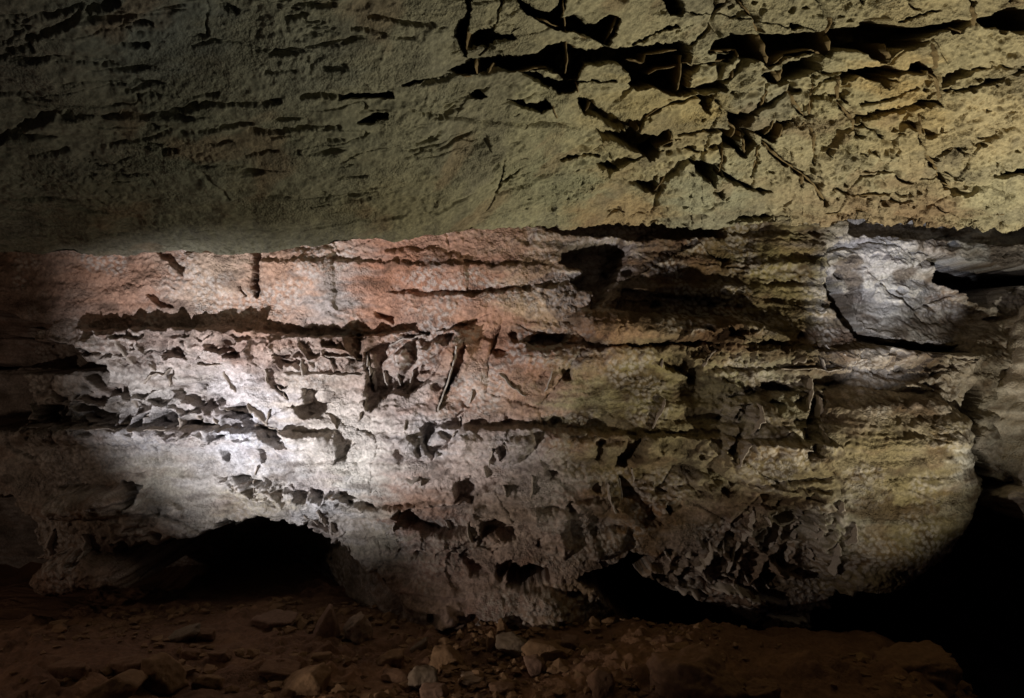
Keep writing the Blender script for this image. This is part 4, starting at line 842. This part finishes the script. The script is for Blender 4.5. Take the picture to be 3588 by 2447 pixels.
for n_, (k, pts, hgt, th_) in enumerate(WALL_FINS):
    px = C(k, pts)
    den = []
    for a, b in zip(px[:-1], px[1:]):
        for f in (0, .34, .67):
            den.append((a[0] + (b[0] - a[0]) * f, a[1] + (b[1] - a[1]) * f))
    den.append(px[-1])
    W3 = np.array([on_wall(*q) for q in den])
    W3[:, 1] = np.minimum(W3[:, 1], np.median(W3[:, 1]) + 0.03)
    nr = np.tile(np.array([0.06 * math.sin(n_ * 2.1), -1, -0.22 + 0.2 * math.sin(n_ * 1.3)], np.float32), (len(den), 1))
    nr /= np.linalg.norm(nr, axis=1, keepdims=True)
    fin_mesh('boxwork_fin', W3, nr, hgt * (0.62 if k == 'D3' else 0.8), th_ * 1.5, wall, MAT_FIN, n_ * 1.7)

CEIL_FINS = [
    ('A2', [(1490, -40), (1495, 90), (1505, 200)], .05), ('A2', [(1505, 200), (1520, 330), (1510, 500)], .04), ('A2', [(1560, 210), (1660, 260), (1760, 320)], .04), ('A2', [(1300, 120), (1400, 160), (1480, 190)], .04),
    ('A2', [(1860, 100), (1820, 200), (1780, 300)], .04), ('A2', [(840, 0), (870, 60), (845, 180)], .05), ('A2', [(845, 180), (835, 390)], .04), ('A2', [(890, 400), (905, 520)], .05), ('A2', [(1010, 430), (970, 510)], .04),
    ('A2', [(1150, 500), (1280, 470), (1380, 470)], .03), ('A2', [(1580, 560), (1590, 620), (1580, 660)], .05), ('A2', [(1950, 400), (2030, 430), (2060, 370)], .03), ('A2', [(2060, 370), (2180, 350), (2280, 340)], .03),
    ('A2', [(2070, 510), (2130, 470), (2280, 450)], .04), ('A2', [(2300, 380), (2280, 520), (2270, 640)], .05), ('A2', [(1870, 800), (1950, 740), (2040, 680)], .03), ('A2', [(2040, 810), (2130, 740), (2240, 690)], .03),
    ('A2', [(1990, 900), (2010, 850)], .05), ('A2', [(2220, 890), (2220, 990)], .05), ('A2', [(1640, 770), (1680, 700)], .04), ('A2', [(1420, 690), (1440, 770), (1460, 850)], .05), ('A2', [(2130, 1010), (2220, 960), (2300, 960)], .04),
    ('A2', [(2110, 1320), (2200, 1150)], .04), ('A2', [(750, 510), (800, 520), (900, 530)], .03), ('A2', [(490, 290), (490, 370)], .03),
    ('A3', [(390, 0), (470, 120), (530, 220)], .05), ('A3', [(530, 220), (560, 350), (590, 470)], .05), ('A3', [(1010, 0), (1010, 120), (1000, 240)], .05), ('A3', [(1000, 240), (1000, 370)], .05), ('A3', [(600, 460), (650, 400), (720, 370)], .03),
    ('A3', [(720, 370), (860, 340), (1000, 380)], .03), ('A3', [(150, 350), (270, 350), (380, 340)], .03), ('A3', [(380, 340), (370, 430)], .04), ('A3', [(20, 430), (170, 420), (330, 400)], .03), ('A3', [(320, 580), (340, 500), (360, 450)], .05),
    ('A3', [(590, 480), (640, 480), (660, 570)], .04), ('A3', [(660, 400), (680, 480), (665, 570)], .04), ('A3', [(905, 540), (875, 660)], .04), ('A3', [(875, 660), (860, 800)], .04), ('A3', [(860, 800), (890, 900), (905, 1090)], .04),
    ('A3', [(590, 560), (560, 650), (550, 740)], .04), ('A3', [(700, 570), (760, 690), (850, 800)], .04), ('A3', [(1060, 470), (1065, 600), (1080, 700)], .04), ('A3', [(1080, 700), (1150, 800), (1190, 900)], .05), ('A3', [(1210, 340), (1150, 420), (1100, 500)], .03),
    ('A3', [(1400, 300), (1410, 420), (1440, 450)], .04), ('A3', [(1440, 450), (1510, 490), (1550, 420)], .03), ('A3', [(1720, 270), (1725, 400), (1730, 520)], .06), ('A3', [(1730, 520), (1740, 620), (1760, 700)], .06), ('A3', [(1650, 480), (1710, 530), (1735, 600)], .04),
    ('A3', [(1980, 20), (1990, 160), (1970, 220)], .05), ('A3', [(1840, 190), (1900, 230), (1960, 220)], .03), ('A3', [(640, 770), (600, 870), (580, 920)], .06), ('A3', [(690, 850), (640, 970)], .06), ('A3', [(400, 900), (420, 980), (430, 1070)], .05),
    ('A3', [(290, 970), (270, 1080), (255, 1200)], .06), ('A3', [(530, 990), (500, 1080), (470, 1190)], .05), ('A3', [(580, 970), (540, 1120), (490, 1280)], .04), ('A3', [(560, 970), (660, 1070), (780, 1150)], .06), ('A3', [(780, 1150), (890, 1240), (985, 1370)], .06),
    ('A3', [(820, 1170), (825, 1270)], .04), ('A3', [(850, 960), (780, 1070)], .03), ('A3', [(1640, 770), (1610, 890), (1660, 1010)], .05), ('A3', [(1660, 1010), (1710, 1120), (1760, 1220)], .05), ('A3', [(1720, 1040), (1820, 1010), (1900, 990)], .03),
    ('A3', [(1850, 1290), (1770, 1240), (1720, 1280)], .04), ('A3', [(340, 940), (360, 880), (300, 800)], .04), ('A3', [(1220, 540), (1160, 660)], .02), ('A3', [(1380, 640), (1320, 740)], .02), ('A3', [(2200, 830), (2100, 900), (2020, 950)], .03),
    ('A3', [(760, 870), (830, 840), (840, 800)], .03), ('A3', [(170, 860), (185, 800)], .03), ('A3', [(220, 640), (200, 720), (190, 760)], .05), ('A3', [(420, 1120), (410, 1220)], .04), ('A3', [(20, 1180), (130, 1220), (240, 1250)], .04),
    ('A3', [(1180, 1520), (1190, 1450)], .04), ('A3', [(1300, 1520), (1260, 1470)], .04), ('A3', [(1640, 1520), (1660, 1440)], .04), ('A3', [(1860, 1480), (2000, 1470)], .04), ('A3', [(2080, 1480), (2230, 1440)], .04), ('A3', [(880, 1465), (1000, 1450), (1130, 1440)], .05),
    ('A3', [(1140, 1400), (1230, 1430), (1330, 1400)], .05), ('A3', [(1430, 1450), (1540, 1475)], .05), ('A3', [(1100, 1335), (1300, 1325), (1560, 1325)], .04), ('A3', [(800, 1500), (900, 1520)], .04), ('A3', [(500, 1510), (640, 1530)], .04),
]
for n_, (k, pts, hgt) in enumerate(CEIL_FINS):
    px = C(k, pts)
    den = []
    for a, b in zip(px[:-1], px[1:]):
        for f in (0, .34, .67):
            den.append((a[0] + (b[0] - a[0]) * f, a[1] + (b[1] - a[1]) * f))
    den.append(px[-1])
    pn = [on_ceiling(*q) for q in den]
    W3 = np.array([a for a, b in pn]); nn = np.array([b for a, b in pn])
    W3 = W3 + BED * 0.11; nn = np.tile(-BED / np.linalg.norm(BED), (len(W3), 1)).astype(np.float32)
    fin_mesh('boxwork_fin', W3, nn, 0.095 + 0.4 * hgt, 0.010, ceil, MAT_FINC, 100 + n_ * 1.3, sink=0.2, fray=0.12)

# ------------------------------------------------------------------ loose rocks
import bmesh
def ico(sub):
    bm = bmesh.new(); bmesh.ops.create_icosphere(bm, subdivisions=sub, radius=1)
    V = np.array([v.co[:] for v in bm.verts], np.float32); F = np.array([[v.index for v in f.verts] for f in bm.faces], np.int32)
    bm.free(); return V, F
ICO4 = ico(4); ICO5 = ico(5); ICO6 = ico(6)

def faceted(D, F, planes, power=14.0, rough=0.05, seed=0, fine=0.035):
    """a rock cut by planes (unit normal, distance), its edges worn and faces roughened"""
    s = np.zeros(len(D), np.float32)
    for nx, ny, nz, d in planes:
        c = np.clip((D[:, 0] * nx + D[:, 1] * ny + D[:, 2] * nz) / d, 1e-3, None)
        s += c ** power
    r = s ** (-1 / power)
    V = D * r[:, None]
    n = fbm(V[:, 0] * 2.3 + seed, V[:, 1] * 2.3 + V[:, 2] * 1.7, 4, 31) + fbm(V[:, 2] * 2.6 + seed, V[:, 1] * 2.2 - V[:, 0], 4, 33)
    m = fbm(V[:, 0] * 9 + seed, V[:, 1] * 9 + V[:, 2] * 6, 3, 35)
    return V * (1 + rough * n + fine * m)[:, None]

def ground_at(u, v):
    lo, hi = 2.6, 6.0
    for _ in range(40):
        y = (lo + hi) / 2
        x = (u - 512) / FPX * y; z = CAM_Z - (v - 349) / FPX * y
        if z > float(floor_h(np.array([x]), np.array([y]))[0]):
            lo = y
        else:
            hi = y
    return x, y, float(floor_h(np.array([x]), np.array([y]))[0])

def rock(name, label, u, v, w, h, mat, seed, depth=0.7, rot=(0, 0, 0), outline=None, category='rock', group=None, rough=0.09, power=40, y=None, sub=ICO4, lift=0.0):
    """w, h are the photo size in 1024-wide units at the place it lies; (u, v) the middle of its foot"""
    if y is None:
        x, y, z = ground_at(u, v)
    else:
        x = (u - 512) / FPX * y; z = CAM_Z - (v - 349) / FPX * y
    sx, sz = w / FPX * y / 2 * 1.08, h / FPX * y / 2 * 1.18
    r = np.random.default_rng(seed)
    pl = []
    if outline:
        O = np.array(outline, np.float32)           # convex outline in -1..1, x right, z up, counter-clockwise
        for i in range(len(O)):
            a, b = O[i], O[(i + 1) % len(O)]
            e = b - a; nn = np.array([e[1], -e[0]]); nn /= np.linalg.norm(nn)
            pl.append((nn[0], r.uniform(-.25, .25), nn[1], max(0.08, float(nn @ a))))
        pl += [(0, -1, 0.25, .8), (0.25, -1, -.1, .85), (-.2, -1, 0.1, .9), (0, 1, 0, .9), (0, 1, .4, .9)]
    else:
        for i in range(9):
            d = r.normal(size=3); d /= np.linalg.norm(d)
            pl.append((*d, r.uniform(.62, .95)))
        pl += [(r.uniform(-.3, .3), r.uniform(-.3, .1), 1, .75), (0, 0, -1, .8), (0, 0, 1, .95), (1, 0, 0, 1), (-1, 0, 0, 1), (0, -1, 0, .9), (0, 1, 0, .9)]
    pl = [(a / math.sqrt(a * a + b * b + c * c), b / math.sqrt(a * a + b * b + c * c), c / math.sqrt(a * a + b * b + c * c), d) for a, b, c, d in pl]
    V = faceted(sub[0], sub[1], pl, power, rough, seed * 3.7)
    V = V * np.array([sx, (sx * depth + sz * depth) * 0.6, sz], np.float32)
    o = obj_from(name, V, sub[1], mat, smooth=True)
    o.rotation_euler = tuple(math.radians(a) for a in rot)
    o.location = (x, y, z + sz * 0.62 + lift)
    o['label'] = label; o['category'] = category
    if group:
        o['group'] = group
    return o

G = 'loose rocks on the cave floor'
SPIRE = [(-.1, -1), (.75, -.9), (.95, -.1), (.75, .1), (.45, 1), (.3, .95), (-.9, -.3), (-.55, -.8)]
rock('pointed_rock', 'pointed pinkish rock standing upright below the dark recess', 325, 640, 24, 36, R_PINK, 3, outline=[(-.5, -1), (.8, -.95), (.95, 0), (.5, 1), (.35, 1), (-.95, -.35)], group=G, rough=.05, power=70)
rock('crumbly_rock', 'small pale crumbly rock just right of the pointed rock', 356, 641, 26, 26, R_PALE, 4, rot=(0, -30, 20), group=G, rough=.18)
rock('rock_slab', 'flat pinkish slab lying dim left of the pointed rock', 277, 627, 42, 15, R_PINK, 5, depth=1.2, rot=(0, -6, 0), group=G)
rock('rock_slab', 'low dark slab tilted up at the left edge of the rubble', 181, 640, 34, 13, R_GREY, 6, depth=1.0, rot=(0, -22, 0), group=G)
rock('round_rock', 'rounded dark rock right beside the low dark slab', 203, 640, 20, 11, R_BROWN, 7, group=G)
rock('knobby_rock', 'knobby grey-brown rock farthest to the left on the floor', 71, 679, 36, 20, R_BROWN, 8, group=G, rough=.10)
rock('rock_slab', 'large smooth tan slab sloping up to the right at bottom left', 113, 696, 54, 24, R_TAN, 9, depth=1.0, outline=[(-1, -.7), (-.6, -1), (.7, -.5), (1, .3), (.8, .7), (.3, 1), (-.5, .1)], group=G, rough=.06)
rock('crumbly_rock', 'crumbly brown rock behind the large smooth tan slab', 127, 675, 36, 18, R_BROWN, 10, group=G, rough=.12)
rock('wedge_rock', 'angular tan wedge with a bright upright left face', 163, 686, 40, 30, R_TAN, 11, outline=[(-.9, -.7), (.3, -.9), (1, -.7), (.7, .1), (-.2, .9), (-.7, 1), (-.95, .4)], rot=(0, 0, -25), group=G, rough=.08, power=60)
rock('pebble', 'small pale stone at the foot of the angular tan wedge', 168, 688, 9, 9, R_PALE, 12, group=G)
rock('chunk_rock', 'tan chunk with an undercut front right of the angular wedge', 207, 688, 28, 16, R_TAN, 13, rot=(0, -14, 0), group=G, rough=.09)
rock('flat_rock', 'flat brown rock with a pale left edge near bottom centre left', 283, 675, 38, 13, R_BROWN, 14, depth=1.0, group=G)
rock('rock_slab', 'long tan slab leaning up to the right at bottom centre left', 299, 693, 52, 26, R_TAN, 15, depth=.9, outline=[(-1, -.8), (-.8, -1), (.9, -.6), (1, .4), (.6, 1), (.1, .7)], group=G, rough=.07)
rock('clod', 'dim crumbly clod in the dark left of centre', 190, 658, 22, 11, R_BROWN, 16, group=G, rough=.10)
rock('clod', 'dim crumbly clod below the flat pinkish slab', 222, 660, 24, 12, R_BROWN, 17, group=G, rough=.10)
rock('block_rock', 'small tan block below the pointed rock on the left', 254, 659, 13, 11, R_TAN, 18, group=G)
rock('tan_rock', 'low tan rock below and left of the pointed rock', 318, 662, 24, 11, R_TAN, 19, group=G)
rock('flat_rock', 'grey flat rock tilted on the soil bank at centre', 421, 652, 18, 12, R_GREY, 20, rot=(0, -35, 0), group=G)
rock('block_rock', 'angular brown block in the rubble pile, upper left', 390, 669, 26, 20, R_TAN, 21, group=G)
rock('flat_rock', 'flat brown rock in the rubble pile under the angular block', 396, 682, 26, 12, R_BROWN, 22, group=G)
rock('grey_block', 'large grey block in the middle of the rubble pile', 424, 690, 30, 28, R_GREY, 23, group=G)
rock('rock_wedge', 'tan wedge pointing right above the rubble pile', 447, 668, 32, 24, R_TAN, 24, outline=[(-.9, -.2), (-.2, -.9), (.9, -.7), (1, -.3), (.1, .9), (-.8, .8)], group=G)
rock('brown_block', 'squared brown block at the very bottom of the rubble pile', 436, 699, 28, 18, R_PINK, 25, group=G)
rock('flat_rock', 'thin pale slab lying flat right of the rubble pile', 474, 681, 24, 6, R_PALE, 26, depth=1.4, group=G)
rock('flat_rock', 'thin brown slab just below the thin pale slab', 479, 687, 20, 6, R_BROWN, 27, depth=1.4, group=G)
rock('low_rock', 'low brown rock half buried right of the thin slabs', 500, 692, 28, 12, R_BROWN, 28, group=G)
rock('standing_stone', 'small upright tan stone under the overhanging wall foot', 491, 650, 11, 19, R_TAN, 29, outline=[(-.7, -1), (.6, -1), (.9, 0), (.3, 1), (-.2, .95), (-.8, .2)], group=G)
rock('lumpy_rock', 'lumpy grey rock beside the small upright tan stone', 512, 655, 30, 22, R_GREY, 30, group=G, rough=.10)
rock('peaked_stone', 'small peaked tan stone perched on the lumpy grey rock', 502, 637, 11, 13, R_TAN, 31, outline=[(-.9, -1), (.9, -1), (.6, .2), (-.1, 1), (-.7, .5)], group=G, lift=.03)
rock('long_rock', 'long smooth tan rock wedged under the wall foot', 545, 658, 44, 19, R_TAN, 32, outline=[(-1, .2), (-.7, -.6), (.3, -1), (.9, -.8), (1, -.2), (.4, .6), (-.6, 1)], group=G, rough=.06)
rock('wedge_stone', 'pinkish wedge stone lying in front of the long smooth rock', 534, 673, 20, 18, R_PINK, 33, outline=[(-1, .8), (-.6, -.2), (0, -1), (.5, -.8), (1, .3), (.3, 1)], group=G)
rock('angular_stone', 'small angular pinkish stone on top of the pale flat slab', 571, 652, 18, 11, R_PINK, 34, group=G, lift=.02)
rock('pale_slab', 'pale grey slab sloping down to the right near the shell-like rock', 592, 672, 42, 21, R_GREY, 35, outline=[(-1, .7), (-.7, 0), (.3, -.8), (.9, -1), (1, -.3), (.2, .6)], group=G, rough=.05, power=60)
rock('pitted_rock', 'tall pitted driftwood-like rock leaning before the big olive boulder', 616, 673, 22, 40, R_GREY, 36, rot=(0, -14, 0), outline=[(-.2, -1), (.7, -1), (.9, -.2), (.5, 1), (-.5, .95), (-.8, .1)], group=G, rough=.16)
rock('boulder', 'big olive boulder with a sloping top right of the pitted rock', 655, 667, 76, 46, R_TAN, 37, depth=.8, outline=[(-1, -.6), (-.6, -1), (.6, -.9), (1, -.2), (.8, .1), (-.2, .85), (-.8, 1)], group=G, rough=.12, category='boulder', sub=ICO5)
rock('brown_stone', 'upright reddish stone at the bottom edge below the pale slab', 602, 696, 24, 30, R_BROWN, 38, outline=[(-.8, -1), (.9, -1), (1, .2), (.5, .9), (-.3, 1), (-.9, .5)], group=G)
rock('leaning_stone', 'small brown leaning stone below the big olive boulder', 662, 681, 16, 16, R_BROWN, 39, outline=[(-.9, -.5), (.6, -1), (.9, -.6), (.3, 1), (-.3, .9)], group=G)
rock('clay_mound', 'large reddish clay mound at the bottom right of centre', 700, 704, 78, 56, R_BROWN, 40, depth=.8, group=G, rough=.15, category='mound', sub=ICO5)
rock('clay_lump', 'low reddish clay lump right of the large clay mound', 765, 706, 40, 28, R_BROWN, 41, group=G, rough=.15, category='mound', sub=ICO5)
rock('clay_lump', 'rounded clay lump under the arch behind the large mound', 688, 656, 34, 16, R_BROWN, 42, group=G, rough=.15, category='mound', sub=ICO5)
rock('ridge_rock', 'low brown ridge rock at lower right before the dark hollow', 905, 690, 80, 44, R_BROWN, 43, depth=.8, group=G, rough=.15, y=3.3, sub=ICO5)
rock('flat_rock', 'flat dark rock lying under the low arch', 735, 652, 40, 14, R_BROWN, 44, group=G)
rock('rock_chip', 'pale chip of rock alone in the dark arch', 699, 613, 9, 14, R_PALE, 45, group=G, y=4.6)
rock('rock_chip', 'faint grey rock in the black hollow at far right', 944, 582, 14, 10, R_GREY, 46, group=G, y=5.2)

# the big boulder leaning in from the right edge
def boulder(name, label, cu_, cv_, ru_, rv_, y, dep, seed):
    D, F = ICO6
    r = np.random.default_rng(seed)
    pl = []
    for i in range(16):
        d = r.normal(size=3); d /= np.linalg.norm(d)
        pl.append((*d, r.uniform(.8, 1.0)))
    V = faceted(D, F, pl, 10, .06, seed * 2.3, .015)
    V = V * np.array([ru_ / FPX * y, dep, rv_ / FPX * y], np.float32)
    # bedding steps, popcorn
    Lz = V[:, 2] + 0.02 * fbm(V[:, 0] * 3, V[:, 2] * 3, 3, 191)
    st = 1 + 0.13 * perlin(Lz * 11, V[:, 0] * .8, 193) + 0.05 * perlin(Lz * 34, V[:, 0] * 1.5, 195)
    w1, _, _ = worley(V[:, 0] * 34 + V[:, 1] * 20, V[:, 2] * 38 + V[:, 1] * 12, 30)
    st = st + 0.04 * (1 - np.clip(w1, 0, 1)) + 0.06 * fbm(V[:, 0] * 9 + V[:, 1] * 4, V[:, 2] * 12, 3, 197)
    V[:, 0] *= st; V[:, 1] *= st
    c = np.broadcast_to(lin((188, 174, 158)), V.shape).copy()
    m = sstep(0.05, 0.4, fbm(V[:, 0] * 4, V[:, 2] * 10, 4, 199))[:, None]
    c = c * (1 - .7 * m) + lin((92, 72, 52)) * .7 * m
    m2 = sstep(.3, .7, 1 - w1)[:, None] * .5
    c = c * (1 - m2) + lin((210, 202, 190)) * m2
    o = obj_from(name, V, F, MAT_WALL, colors=np.clip(c, .01, .8))
    o.location = ((cu_ - 512) / FPX * y, y, CAM_Z - (cv_ - 349) / FPX * y)
    o['label'] = label; o['category'] = 'boulder'
    return o
boulder('boulder', 'brown and white banded boulder leaning in from the right edge', 1070, 415, 92, 86, 4.1, .5, 61)
boulder('boulder', 'shaded brown boulder beside the black hole at upper right', 1060, 352, 84, 62, 4.3, .4, 62)
boulder('boulder', 'small pale block under the banded boulder at the right edge', 1032, 498, 40, 17, 3.95, .2, 63)

# ------------------------------------------------------------------ small rubble nobody could count
DB, FB = ico(1)
rv, rf, off = [], [], 0
rr_ = np.random.default_rng(77)
for i in range(4200):
    x = rr_.uniform(-2.3, 2.2); y = rr_.uniform(2.95, 4.1)
    if float(fbm(np.array([x * 1.7]), np.array([y * 1.7]), 3, 201)[0]) + 0.5 * math.exp(-((x + 0.3) / 0.8) ** 2) < rr_.uniform(-0.1, 0.6):
        continue
    sz = 0.006 + 0.016 * rr_.random() ** 2.5 + (0.02 if rr_.random() < 0.05 else 0)
    q = DB * (1 + 0.35 * rr_.normal(size=(len(DB), 1)).clip(-1.2, 1.2)) * (sz * np.array([1.3, 1.0, 0.7]) * rr_.uniform(.7, 1.3, 3))
    an = rr_.uniform(0, 6.28)
    q = np.stack([q[:, 0] * math.cos(an) - q[:, 1] * math.sin(an), q[:, 0] * math.sin(an) + q[:, 1] * math.cos(an), q[:, 2]], -1)
    z = float(floor_h(np.array([x]), np.array([y]))[0]) + 0.012
    rv.append(q + np.array([x, y, z])); rf.append(FB + off); off += len(DB)
RVs = np.concatenate(rv)
rub = obj_from('rubble', RVs, np.concatenate(rf), R_TAN, smooth=False)
rub['kind'] = 'stuff'; rub['label'] = 'small brown rubble scattered over the clay floor'; rub['category'] = 'rubble'
